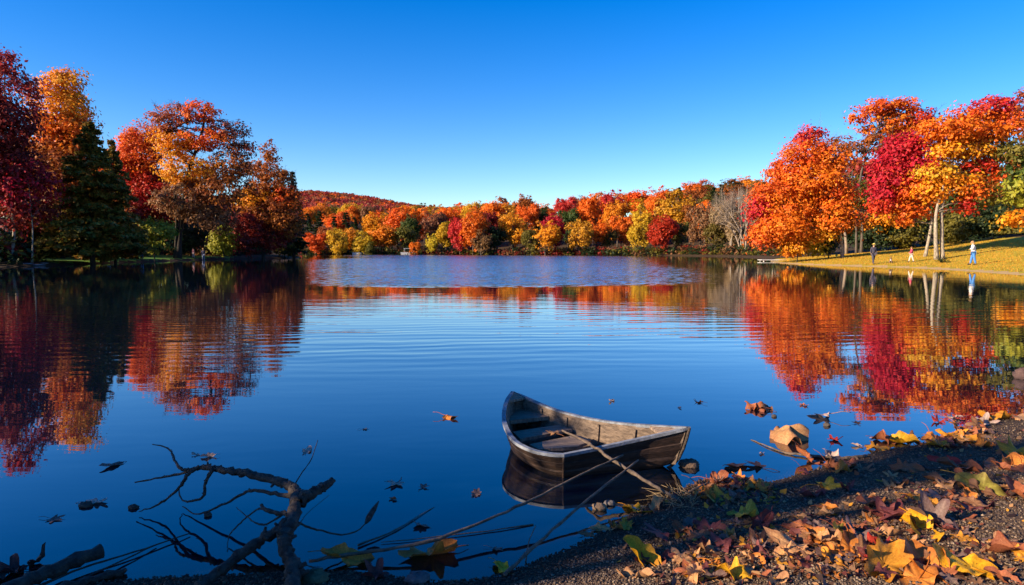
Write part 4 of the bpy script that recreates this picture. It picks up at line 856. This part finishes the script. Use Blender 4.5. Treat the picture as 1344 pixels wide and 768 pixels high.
FC = {'yellow': (.80, .42, .015), 'gold': (.70, .31, .03), 'tan': (.58, .31, .13), 'orange': (.66, .24, .04), 'rust': (.36, .12, .05), 'maroon': (.19, .055, .05), 'brown': (.24, .12, .06), 'grey': (.20, .13, .11), 'red': (.50, .05, .035), 'olive': (.33, .28, .05), 'green': (.42, .36, .05), 'dark': (.06, .035, .028), 'pale': (.55, .42, .34)}
FCW = {'yellow': 'bright yellow', 'gold': 'golden', 'tan': 'pale tan', 'orange': 'orange', 'rust': 'rusty', 'maroon': 'dull maroon', 'brown': 'brown', 'grey': 'grey brown', 'red': 'vivid red', 'olive': 'olive yellow', 'green': 'yellow green', 'dark': 'blackish', 'pale': 'pale pinkish'}
stack = []
def put_leaf(px, py, spx, colr, label, group=None, kind=None, tilt=.16, water=False, lift=0.0, me=None):
    q = P(px, py, .004) if water else hit(px, py); dist = np.linalg.norm(q - [0, 0, CAMH]); s = spx * dist / F * 1.22
    pool = {'m': LM, 'o': LO, 'l': LL, 'f': LF}[kind or rng.choice(['m', 'm', 'o', 'l'])]; me = me or pool[int(rng.integers(0, len(pool)))]
    o = obj('fallen_leaf', me); o.scale = (s,) * 3
    rot = Matrix.Rotation(rng.normal(0, tilt) + (0 if water else .14), 4, 'X') @ Matrix.Rotation(rng.normal(0, tilt), 4, 'Y') @ Matrix.Rotation(rng.uniform(0, 6.28), 4, 'Z')
    o.rotation_euler = rot.to_euler()
    zs = np.array([(rot @ v.co)[2] * s for v in me.vertices]); low = np.percentile(zs, 6)
    # leaves lying over earlier leaves rest a little higher
    up = 0
    for (x, y, r_, h_) in stack:
        dd = math.hypot(x - q[0], y - q[1])
        if dd < .6 * r_: up = max(up, h_)
    stack.append((q[0], q[1], s * .5, up + .012))
    o.location = (q[0], q[1], q[2] - low + up + lift - .002)
    cc = np.array(FC[colr]) * rng.uniform(.85, 1.15); o.color = (*cc, 1)
    return tag(o, label, 'leaf', group)
big = [(835, 669, 34, 'yellow', 'o'), (862, 666, 24, 'tan', 'o'), (950, 657, 46, 'gold', 'm'), (925, 652, 30, 'orange', 'm'), (968, 632, 28, 'orange', 'o'), (1000, 642, 30, 'orange', 'l'), (938, 634, 34, 'rust', 'm'), (985, 636, 26, 'tan', 'l'), (958, 642, 30, 'rust', 'm'), (918, 640, 30, 'brown', 'm'), (978, 678, 32, 'green', 'l'), (905, 690, 24, 'grey', 'o'), (868, 706, 46, 'maroon', 'm'), (896, 701, 32, 'rust', 'o'), (933, 695, 32, 'maroon', 'l'), (1000, 690, 34, 'maroon', 'o'),
       (950, 720, 46, 'maroon', 'm'), (843, 738, 50, 'yellow', 'o'), (895, 737, 46, 'tan', 'm'), (905, 755, 38, 'rust', 'm'), (953, 748, 48, 'gold', 'm'), (966, 758, 36, 'yellow', 'l'), (986, 756, 38, 'rust', 'm'), (1046, 724, 62, 'tan', 'm'), (1002, 718, 44, 'brown', 'm'), (836, 757, 36, 'tan', 'o'), (1020, 766, 32, 'tan', 'o'), (790, 695, 28, 'tan', 'o'), (812, 690, 30, 'rust', 'm'), (775, 702, 26, 'brown', 'm'),
       (1179, 580, 32, 'yellow', 'o'), (1197, 578, 30, 'brown', 'm'), (1163, 580, 24, 'rust', 'l'), (1152, 590, 22, 'gold', 'l'), (1222, 575, 28, 'orange', 'm'), (1245, 572, 32, 'gold', 'm'), (1260, 567, 28, 'orange', 'l'), (1277, 572, 28, 'tan', 'm'), (1238, 583, 26, 'rust', 'm'), (1287, 564, 26, 'rust', 'm'), (1268, 580, 26, 'gold', 'l'), (1241, 607, 26, 'red', 'o'), (1308, 549, 30, 'gold', 'o'), (1336, 550, 30, 'tan', 'm'), (1292, 556, 26, 'pale', 'm'),
       (1088, 614, 28, 'rust', 'm'), (1112, 612, 28, 'rust', 'l'), (1128, 616, 28, 'brown', 'm'), (1103, 619, 22, 'orange', 'l'), (1086, 640, 40, 'yellow', 'm'), (1113, 643, 30, 'maroon', 'm'), (1064, 651, 30, 'maroon', 'o'), (1140, 663, 38, 'rust', 'o'), (1335, 600, 34, 'gold', 'm'), (1328, 612, 32, 'orange', 'o'), (1342, 618, 26, 'rust', 'm'), (1290, 646, 46, 'olive', 'o'), (1250, 636, 42, 'brown', 'o'), (1210, 657, 30, 'gold', 'o'), (1236, 655, 44, 'grey', 'm'), (1282, 664, 44, 'maroon', 'o'), (1336, 651, 34, 'rust', 'o'), (1264, 617, 38, 'rust', 'o'), (1300, 612, 24, 'brown', 'o'),
       (1160, 680, 42, 'maroon', 'm'), (1195, 684, 48, 'maroon', 'l'), (1228, 690, 50, 'grey', 'm'), (1206, 697, 50, 'yellow', 'o'), (1105, 706, 36, 'olive', 'o'), (1076, 711, 38, 'orange', 'o'), (1126, 712, 50, 'grey', 'm'), (1152, 716, 38, 'red', 'o'), (1178, 718, 24, 'orange', 'o'), (1164, 703, 30, 'tan', 'o'), (1116, 722, 42, 'orange', 'o'), (1054, 698, 38, 'rust', 'o'), (1160, 748, 56, 'gold', 'l'), (1215, 744, 64, 'orange', 'o'), (1276, 753, 60, 'yellow', 'o'), (1194, 734, 24, 'tan', 'o'), (1206, 762, 50, 'orange', 'o'), (1318, 716, 46, 'tan', 'm'), (1332, 726, 48, 'rust', 'o'), (1318, 762, 28, 'rust', 'o'), (1078, 752, 18, 'tan', 'o'), (1096, 750, 20, 'tan', 'o'), (1090, 738, 36, 'brown', 'm'), (1140, 738, 40, 'maroon', 'm')]
tot = {}; cnt = {}
for t in big: tot[t[3:]] = tot.get(t[3:], 0) + 1
SHP = {'m': 'maple', 'o': 'oval', 'l': 'ragged edged'}
for t in sorted(big, key=lambda t: math.hypot(t[0] - 860, t[1] - 640)):
    px, py, spx, cl, kd = t; ck = t[3:]; cnt[ck] = cnt.get(ck, 0) + 1
    lab = f"{FCW[cl]} {SHP[kd]} leaf on the gravel, " + ('the only large one' if tot[ck] == 1 else f"{ORD[cnt[ck] - 1]} large one from the boat")
    put_leaf(px, py, spx, cl, lab, 'large leaves fallen on the beach', kd)
def near_zone():
    u = rng.uniform()
    if u < .34: return rng.uniform(900, 1290), rng.normal(708, 24)
    if u < .52: return rng.uniform(860, 1344), rng.uniform(725, 768)
    if u < .66: return rng.normal(965, 30), rng.normal(641, 9)
    if u < .80: return rng.normal(1240, 40), rng.normal(574, 8)
    if u < .90: return rng.uniform(1180, 1344), rng.normal(650, 16)
    return rng.uniform(800, 1344), rng.uniform(600, 768)
small_n = 0
while small_n < 165:
    px, py = near_zone(); q = P(px, py, 0)
    if py > 775 or px > 1360 or sdf(q[0], q[1]) < .03: continue
    cl = rng.choice(['rust', 'maroon', 'brown', 'tan', 'orange', 'grey', 'red', 'gold', 'dark'], p=[.16, .09, .19, .21, .12, .09, .02, .10, .02])
    put_leaf(px, py, rng.uniform(13, 27), cl, f"small {FCW[cl]} leaf lying in the litter on the gravel beach", f"small {FCW[cl]} leaves in the beach litter"); small_n += 1
LC = [leaf_mesh(lobed_outline(), 0, 0, 1.9, 0, .20), leaf_mesh(oval_outline(.8), 0, .05, 1.9, 0, .20), leaf_mesh(maple_outline(), 0, 0, 1.1, 0, .14)]
for t in [(1036, 575, 44, 'tan', 'largest pale tan crumpled leaf humped up out of the water off the beach', 1), (1024, 573, 24, 'pale', 'pale leaf lying against the largest humped tan one in the water', 2), (992, 537, 22, 'rust', 'reddish crumpled leaf in open water, boatward one of a pair', 0), (1001, 537, 20, 'brown', 'brown crumpled leaf in open water, paired with the reddish one', 1)]:
    o = put_leaf(t[0], t[1], t[2], t[3], t[4], None, 'm', .06, True, 0, LC[t[5]]); o.location.z = .008
# leaves on the water
for (px, py, s, cl, kd, lab) in [(588, 548, 24, 'orange', 'm', 'orange leaf floating alone beyond the boat bow'), (520, 634, 28, 'pale', 'f', 'pale leaf floating between driftwood and boat'), (478, 563, 10, 'pale', 'f', 'tiny pale leaf floating beyond the driftwood tip'), (403, 592, 18, 'pale', 'o', 'pale narrow leaf floating behind the thin upright twig'), (274, 599, 14, 'pale', 'o', 'pale leaf floating above the driftwood limb, the brighter of two'), (257, 597, 9, 'pale', 'o', 'tiny pale leaf floating above the driftwood limb'), (147, 611, 20, 'grey', 'f', 'thin grey leaf lying flat on the water off the driftwood tips'), (70, 681, 20, 'grey', 'f', 'grey leaf floating toward the dark broken pole'), (124, 659, 22, 'pale', 'f', 'pale leaf stuck to the dark stone'),
    (566, 728, 56, 'orange', 'l', 'largest brown crumpled leaf standing in the shallows under the curved stick'), (455, 736, 52, 'orange', 'o', 'yellow brown curled leaf in the shallows at the curved stick end'), (660, 746, 30, 'yellow', 'o', 'small yellow leaf on the water edge by the straight stick'), (497, 758, 40, 'maroon', 'm', 'maroon leaf on the gravel rim next to the yellow brown one'), (555, 640, 16, 'grey', 'f', 'dull grey leaf sunk flat beside the pale floating leaf'), (516, 655, 9, 'rust', 'o', 'tiny rusty leaf below the pale floating leaf'), (625, 648, 16, 'grey', 'f', 'dull flat leaf floating off the boat side'), (552, 690, 18, 'grey', 'f', 'dull grey leaf above the large brown crumpled one'), (650, 720, 18, 'grey', 'f', 'grey leaf floating before the straight stick'),
    (1082, 547, 32, 'pale', 'm', 'reddish pale leaf raft in open water past the pale tan leaf'), (1094, 578, 18, 'red', 'm', 'small red leaf floating past the pale tan leaf'), (1058, 605, 30, 'rust', 'l', 'rusty wet leaf under the floating brown stick'), (1092, 600, 30, 'pale', 'o', 'pale leaf caught on the floating brown stick'), (1056, 621, 22, 'maroon', 'm', 'maroon wet leaf at the water edge below the floating stick'), (1125, 556, 12, 'dark', 'f', 'dark scrap of leaf floating in the orange reflection'), (918, 528, 14, 'dark', 'm', 'dark leaf floating far out beyond the boat end'), (1055, 532, 9, 'rust', 'o', 'tiny rusty leaf floating near the orange reflection'), (892, 535, 6, 'dark', 'o', 'tiny dark leaf far out beyond the boat end'), (803, 526, 9, 'pale', 'o', 'tiny pale leaf floating behind the boat'), (1125, 585, 10, 'pale', 'o', 'tiny pale leaf near the beach edge'), (1232, 554, 16, 'red', 'm', 'red leaf on the water by the leaf heap'), (1255, 548, 14, 'pale', 'o', 'pale leaf on the water behind the leaf heap'), (1000, 595, 7, 'pale', 'o', 'tiny white leaf by the floating stick tip'),
    (22, 750, 34, 'maroon', 'm', 'reddish leaf stuck on the dark broken pole'), (48, 742, 30, 'dark', 'm', 'blackish curled leaf behind the dark broken pole'), (5, 757, 34, 'dark', 'm', 'blackish leaf at the very corner beside the dark broken pole'), (995, 612, 30, 'dark', 'f', 'black sodden leaf in the water before the leaf heap'), (965, 612, 26, 'dark', 'f', 'black ragged leaf in the water beside the leaf heap'), (728, 568, 20, 'tan', 'm', 'tan leaf lying on the boat seat')]:
    wt = sdf(*P(px, py)[:2]) < 0
    o = put_leaf(px, py, s, cl, lab, None, kd, .1 if kd == 'f' or s < 20 else .25, water=wt)
    if 'boat seat' in lab: q = P(px, py, .145); o.location = q; o.rotation_euler = (.1, .1, .5)

# ------------------------------------------------------------------ gravel, litter scraps and grass as stuff
def scatter(n, fn):
    out = []
    while len(out) < n:
        px, py = fn(int(n * 1.6)); u = (px - CX) / F; v = (CY - py) / F
        dx, dy, dz = u, cp + v * sp, -sp + v * cp; t = (0.06 - CAMH) / dz; x, y = dx * t, dy * t; d = sdf(x, y); k = (d > -.12) & (np.hypot(x, y) < 9)
        out += list(zip(x[k], y[k], d[k]))
    a = np.array(out[:n]); return a[:, 0], a[:, 1], height(a[:, 0], a[:, 1], a[:, 2]), a[:, 2]
def pebble_mesh(n, smin, smax):
    x, y, z, d = scatter(n, lambda k: (rng.uniform(-260, 1800, k), rng.uniform(530, 860, k)))
    s = rng.uniform(smin, smax, n) ** 1.0 * rng.choice([1, 1, 1, 1.6], n)
    base = np.array([[1, 0, 0], [0, 1, 0], [-1, 0, 0], [0, -1, 0], [0, 0, .7], [0, 0, -.7], ]); fc = np.array([[0, 1, 4], [1, 2, 4], [2, 3, 4], [3, 0, 4], [1, 0, 5], [2, 1, 5], [3, 2, 5], [0, 3, 5]])
    th_ = rng.uniform(0, 6.28, n); V2 = base[None] * rng.uniform(.6, 1.3, (n, 6, 1)) * s[:, None, None]
    cx, sx = np.cos(th_)[:, None], np.sin(th_)[:, None]; V3 = V2.copy(); V3[..., 0] = V2[..., 0] * cx - V2[..., 1] * sx; V3[..., 1] = V2[..., 0] * sx + V2[..., 1] * cx
    V3 += np.stack([x, y, np.where(z > -.01, z, z) + s * .25], 1)[:, None]
    Fq = (fc[None] + (np.arange(n) * 6)[:, None, None]).reshape(-1, 3)
    pal = np.array([(.06, .038, .027), (.11, .07, .045), (.16, .11, .07), (.24, .165, .11), (.09, .065, .055), (.32, .23, .15)]); col = pal[rng.choice(6, n, p=[.24, .26, .2, .12, .12, .06])] * rng.uniform(.8, 1.2, (n, 1)) * .8 * np.where(d < .14, .5, 1)[:, None]
    return V3.reshape(-1, 3), Fq, np.repeat(col, 6, 0)
m, n, N, L, b = mat('pebbles'); a = N.new('ShaderNodeAttribute'); a.attribute_name = 'leafcol'; L.new(a.outputs['Color'], b.inputs['Base Color']); b.inputs['Roughness'].default_value = .75; b.inputs['Specular IOR Level'].default_value = .3; M['pebble'] = m
v, f, cl = pebble_mesh(105000, .0025, .007); tag(obj('gravel', mesh_from('gravel', v, f, M['pebble'], cl)), 'coarse dark gravel of the beach', 'gravel', kind='stuff')
nL = 2600
def litter_px(k):
    z = [near_zone() for _ in range(k)]; z = np.array(z); return z[:, 0] + rng.normal(0, 12, k), z[:, 1] + rng.normal(0, 5, k)
x, y, z, d = scatter(nL, litter_px)
v, f = leaf_quads(np.stack([x, y, z + .008], 1), .017 * rng.choice([.6, 1, 1, 1.7], nL), 1.2); pk = np.array([FC[c_] for c_ in ('rust', 'maroon', 'brown', 'tan', 'brown', 'grey', 'dark', 'gold')]); cl = pk[rng.integers(0, 8, nL)] * rng.uniform(.7, 1.1, (nL, 1))
tag(obj('leaf_litter', mesh_from('leaf_litter', v, f, M['leaf'], np.repeat(cl, 4, 0))), 'crumbled leaf scraps strewn over the gravel', 'litter', kind='stuff')
ng = 60000; gxp, gyp = rng.uniform(18, 60, ng * 2), rng.uniform(22, 86, ng * 2); d = sdf(gxp, gyp); k = (d > .9) & (d < 22); gxp, gyp, d = gxp[k][:ng], gyp[k][:ng], d[k][:ng]; gz = height(gxp, gyp, d); ng = len(gxp)
hh = rng.uniform(.03, .09, ng) * 1.2; th_ = rng.uniform(0, 6.28, ng); wd_ = .03
V2 = np.stack([np.stack([gxp - np.cos(th_) * wd_, gyp - np.sin(th_) * wd_, gz - .01], 1), np.stack([gxp + np.cos(th_) * wd_, gyp + np.sin(th_) * wd_, gz - .01], 1), np.stack([gxp + rng.normal(0, .03, ng), gyp + rng.normal(0, .03, ng), gz + hh], 1)], 1).reshape(-1, 3)
gp = np.array([(.50, .31, .03), (.56, .32, .03), (.38, .30, .03), (.62, .28, .04)]); cl = gp[rng.integers(0, 4, ng)] * rng.uniform(.8, 1.2, (ng, 1))
tag(obj('grass', mesh_from('grass', V2, np.arange(3 * ng).reshape(-1, 3), M['leaf'], np.repeat(cl, 3, 0))), 'short yellowing grass of the sunlit lawn', 'grass', kind='stuff')

# ------------------------------------------------------------------ people
def flat(name, c_, rough=.8):
    return noisy(name, tuple(np.array(c_) * .8), tuple(np.minimum(np.array(c_) * 1.12, 1)), 14, rough, .15)
SKIN = flat('skin', (.50, .30, .21)); 
def skinned(name, verts, edges, radii, material, parent):
    me = bpy.data.meshes.new(name); me.from_pydata(verts, edges, []); me.update(); o = obj(name, me, parent)
    me.materials.append(material); md = o.modifiers.new('skin', 'SKIN'); md.use_smooth_shade = True
    sv = me.skin_vertices[0].data
    for i, r_ in enumerate(radii): sv[i].radius = r_ if isinstance(r_, tuple) else (r_, r_)
    sv[0].use_root = True; s2 = o.modifiers.new('sub', 'SUBSURF'); s2.levels = 1; s2.render_levels = 1
    return o
def person(label, px, py, Hh, face, coat, trousers, hair, arms='down', hat=None, stride=.05, lean=0.0, sit=False, shoes=(.03, .025, .02), skirt=False, dist=None, group=None, bag=None, long_hair=False):
    q = hit(px, py)
    if dist: q = at(px, py, dist); q[2] = hz(q[0], dist)
    root = empty('person', q, label, 'person', group, face); Hh = Hh
    S = lambda x, y, z: (x * Hh, (y + lean * max(0, z - .5)) * Hh, z * Hh)
    dz = -.27 if sit else 0.0
    pel = S(0, 0, .52 + dz)
    arm = {'down': [((.13, .01, .66), (.135, .05, .52))], 'fold': [((.14, .03, .66), (.02, .10, .68))], 'hold': [((.13, .03, .66), (.08, .14, .60))]}[arms][0]
    def leg(s):
        if sit: return [S(s * .055, .0, .50 + dz), S(s * .07, .24, .27), S(s * .07, .26, .045), S(s * .075, .34, .025)]
        return [S(s * .05, 0, .50), S(s * .05, s * stride * .5 + .01, .28), S(s * .05, s * stride, .045), S(s * .055, s * stride + .085, .02)]
    def arm_(s): return [S(s * .105, 0, .805 + dz), S(s * arm[0][0], arm[0][1], arm[0][2] + dz), S(s * arm[1][0], arm[1][1], arm[1][2] + dz), S(s * arm[1][0] * .98, arm[1][1] + .025, arm[1][2] - .045 + dz)]
    Vb = [pel, S(0, 0, .64 + dz), S(0, .005, .76 + dz), S(0, 0, .84 + dz), S(0, .012, .885 + dz), S(0, .018, .935 + dz), S(0, .012, .975 + dz)]
    E = [(0, 1), (1, 2), (2, 3), (3, 4), (4, 5), (5, 6)]; rr = [.078 * Hh, .07 * Hh, .085 * Hh, .04 * Hh, .032 * Hh, .056 * Hh, .04 * Hh]
    for s in (-1, 1):
        b0 = len(Vb); Vb += leg(s); E += [(0, b0), (b0, b0 + 1), (b0 + 1, b0 + 2), (b0 + 2, b0 + 3)]; rr += [.055 * Hh, .037 * Hh, .023 * Hh, .018 * Hh]
        b0 = len(Vb); Vb += arm_(s); E += [(2, b0), (b0, b0 + 1), (b0 + 1, b0 + 2), (b0 + 2, b0 + 3)]; rr += [.034 * Hh, .025 * Hh, .017 * Hh, .014 * Hh]
    skinned('body', Vb, E, rr, SKIN, root)
    Vc = [S(0, 0, .50 + dz), S(0, 0, .64 + dz), S(0, .005, .77 + dz), S(0, 0, .835 + dz)]; E = [(0, 1), (1, 2), (2, 3)]; rr = [.10 * Hh, .09 * Hh, .102 * Hh, .055 * Hh]
    for s in (-1, 1):
        b0 = len(Vc); Vc += arm_(s)[:3]; E += [(2, b0), (b0, b0 + 1), (b0 + 1, b0 + 2)]; rr += [.048 * Hh, .038 * Hh, .03 * Hh]
    skinned('jacket', Vc, E, rr, flat('coat', coat), root)
    Vt = [S(0, 0, .52 + dz)]; E = []; rr = [.086 * Hh]
    for s in (-1, 1):
        b0 = len(Vt); Vt += leg(s)[:3]; E += [(0, b0), (b0, b0 + 1), (b0 + 1, b0 + 2)]; rr += [.068 * Hh, .052 * Hh, .038 * Hh]
    skinned('trousers', Vt, E, rr, flat('trousers', trousers), root)
    for s in (-1, 1):
        l_ = leg(s); mb = MB(); c_ = (np.array(l_[2]) + np.array(l_[3])) / 2; mb.blob((c_[0], c_[1], .028 * Hh), (.028 * Hh, .075 * Hh, .03 * Hh)); obj('shoe', mb.mesh('shoe', flat('shoe', shoes)), root)
    hx, hy, hz_ = S(0, .018, .94 + dz)
    mb = MB(); mb.blob((hx, hy - .012 * Hh, hz_ + .014 * Hh), (.058 * Hh, .064 * Hh, .058 * Hh), 12, 8)
    if long_hair: mb.blob((hx, hy - .045 * Hh, hz_ - .05 * Hh), (.055 * Hh, .035 * Hh, .10 * Hh), 10, 8)
    obj('hair', mb.mesh('hair', flat('hair', hair)), root)
    mb = MB(); mb.blob((hx, hy + .058 * Hh, hz_ - .008 * Hh), (.01 * Hh, .014 * Hh, .014 * Hh), 6, 5); obj('nose', mb.mesh('nose', SKIN), root)
    for s in (-1, 1):
        mb = MB(); mb.blob((hx + s * .022 * Hh, hy + .05 * Hh, hz_ + .008 * Hh), (.007 * Hh,) * 3, 6, 5); obj('eye', mb.mesh('eye', flat('eye', (.03, .02, .02))), root)
    if hat is not None:
        mb = MB(); mb.blob((hx, hy, hz_ + .05 * Hh), (.062 * Hh, .066 * Hh, .045 * Hh), 12, 6); mb.blob((hx, hy, hz_ + .04 * Hh), (.11 * Hh, .115 * Hh, .010 * Hh), 14, 4); obj('hat', mb.mesh('hat', flat('hat', hat)), root)
    if bag is not None:
        mb = MB(); mb.blob(S(.15, -.02, .66), (.05 * Hh, .10 * Hh, .13 * Hh), 10, 8, .04); o = obj('shoulder_bag', mb.mesh('shoulder_bag', flat('bag', bag)), root)
    return root
person('man in a straw coloured hat and dark coat at the lawn edge', 1146, 346.8, 1.72, R(175), (.05, .045, .07), (.055, .05, .075), (.1, .06, .03), 'down', hat=(.62, .45, .10), stride=.16)
person('person in red pink jacket and pale trousers on the lawn', 1196, 344, 1.28, R(70), (.55, .05, .12), (.66, .52, .45), (.25, .12, .05), 'hold', stride=.13)
person('woman in white top and bright blue jeans with a dark bag on the lawn', 1277, 347.8, 1.75, R(60), (.75, .72, .70), (.06, .20, .52), (.34, .20, .09), 'fold', stride=.09, lean=.09, bag=(.13, .12, .16), long_hair=True)
person('person in blue sitting on the shaded grass below the dark pine', 143, 329, 1.5, R(200), (.10, .22, .55), (.35, .42, .55), (.1, .07, .05), 'hold', sit=True, dist=74)
person('person in white and blue standing in shade by the yellow green shrub', 186, 331, 1.45, R(160), (.45, .55, .75), (.10, .18, .40), (.1, .07, .05), 'fold', dist=76)
person('person in navy crouched low beside the white and blue jacketed one', 174, 331, 1.3, R(210), (.06, .10, .28), (.05, .06, .12), (.08, .05, .03), 'hold', sit=True, dist=76)
person('small person in pink under the tallest tree of the grove, at the water', 254, 337, 1.3, R(150), (.55, .22, .22), (.5, .4, .4), (.2, .1, .05), 'down', dist=87)
person('person in a dark coat and tan hat next to the small pink one', 267, 337, 1.55, R(190), (.04, .045, .10), (.25, .3, .45), (.2, .1, .05), 'down', hat=(.5, .36, .16), dist=87)
# dog
q = hit(1169, 345.5); dog = empty('dog', q, 'small brown and white dog sitting on the lawn between man and red jacket', 'dog', None, R(150))
skinned('body', [(0, -.08, .14), (0, .03, .27), (0, .08, .38), (0, .11, .47), (0, .20, .455), (.07, .10, .24), (.075, .13, .10), (.075, .15, .02), (.075, .20, .015), (-.07, .10, .24), (-.075, .13, .10), (-.075, .15, .02), (-.075, .20, .015), (.10, -.04, .12), (.11, .08, .13), (.11, .03, .025), (.11, .12, .02), (-.10, -.04, .12), (-.11, .08, .13), (-.11, .03, .025), (-.11, .12, .02), (0, -.2, .06), (.03, -.32, .05)],
        [(0, 1), (1, 2), (2, 3), (3, 4), (1, 5), (5, 6), (6, 7), (7, 8), (1, 9), (9, 10), (10, 11), (11, 12), (0, 13), (13, 14), (14, 15), (15, 16), (0, 17), (17, 18), (18, 19), (19, 20), (0, 21), (21, 22)],
        [.12, .12, .075, .075, .035, .05, .03, .025, .025, .05, .03, .025, .025, .075, .06, .03, .025, .075, .06, .03, .025, .03, .015], flat('dog coat', (.20, .12, .07)), dog)
for s in (-1, 1):
    mb = MB(); mb.blob((s * .06, .09, .53), (.02, .03, .05), 8, 6); obj('ear', mb.mesh('ear', flat('ear', (.08, .045, .03))), dog)
mb = MB(); mb.blob((0, .11, .27), (.06, .05, .09), 8, 6); obj('chest_patch', mb.mesh('chest_patch', flat('white fur', (.7, .66, .6))), dog)
# low plant on the lawn
q = hit(1237, 345); pl = empty('plant', q, 'low dark green plant alone on the lawn before the twin trunks', 'plant')
k = 260; pos = np.abs(rng.normal(0, 1, (k, 3))) * [1, 1, .22] * rng.choice([-1, 1], (k, 3)) * [.24, .2, 1]; pos[:, 2] = np.abs(pos[:, 2]) + .05
v, f = leaf_quads(pos, .06); obj('foliage', mesh_from('foliage', v, f, M['leaf'], np.repeat(leaf_colors('darkgreen', np.arange(k) % 20, 20), 4, 0)), pl)
mb = MB()
for _ in range(12): mb.tube([(0, 0, -.05), (rng.normal(0, .1), rng.normal(0, .1), .15), (rng.normal(0, .22), rng.normal(0, .18), rng.uniform(.2, .35))], [.012, .008, .004], 4)
obj('stem', mb.mesh('stem', M['bark_dark']), pl)
# jetty beside the grassy point
q = P(1017, 343, 0); jt = empty('jetty', q, 'small low white jetty at the point of the grassy bank', 'jetty'); JW = flat('white painted wood', (.72, .70, .66))
mb = MB()
for k in range(9): mb.box((-1.6 + k * .4, 0, .16), (.37, 1.3, .05))
obj('deck', mb.mesh('deck', JW, False), jt)
for x_ in (-1.5, 0, 1.5):
    for y_ in (-.55, .55):
        mb = MB(); mb.tube([(x_, y_, -.9), (x_, y_, .14)], .06, 7); obj('post', mb.mesh('post', JW), jt)
# two pale moored boats at the far waterline
def moored(label, px, d, L_):
    x = (px - CX) / F * d; r_ = empty('moored_boat', (x, d, 0), label, 'boat', 'pale boats moored at the far waterline'); mb = MB(); ns = 9; V2 = []; Fc = []
    for i in range(ns):
        t = i / (ns - 1) * 2 - 1; wv_ = max(.04, .75 * (1 - max(0, t) ** 2.4)); zt = .55 + .15 * max(0, t) ** 2
        V2 += [(t * L_ / 2, -wv_, zt), (t * L_ / 2 * .96, -wv_ * .7, -.1), (t * L_ / 2 * .96, wv_ * .7, -.1), (t * L_ / 2, wv_, zt)]
    for i in range(ns - 1):
        for a in range(4): Fc.append((i * 4 + a, i * 4 + (a + 1) % 4, i * 4 + 4 + (a + 1) % 4, i * 4 + 4 + a))
    Fc += [(0, 1, 2, 3), tuple((ns - 1) * 4 + a for a in (3, 2, 1, 0))]; mb.raw(V2, Fc); obj('hull', mb.mesh('hull', flat('white hull', (.62, .62, .64)), False), r_)
    mb = MB(); mb.box((0, 0, 1.45), (L_ * .62, 1.3, .08)); obj('canopy', mb.mesh('canopy', flat('canopy', (.45, .47, .52)), False), r_)
    for sx in (-1, 1):
        for sy in (-1, 1):
            mb = MB(); mb.tube([(sx * L_ * .28, sy * .55, .5), (sx * L_ * .28, sy * .55, 1.42)], .03, 5); obj('post', mb.mesh('post', flat('post', (.4, .4, .42))), r_)
moored('longer pale canopied boat at the far shore below the small yellow tree', 537, 160, 3.8)
moored('pale canopied boat at the far shore below the wide yellow tree', 472, 162, 3.2)
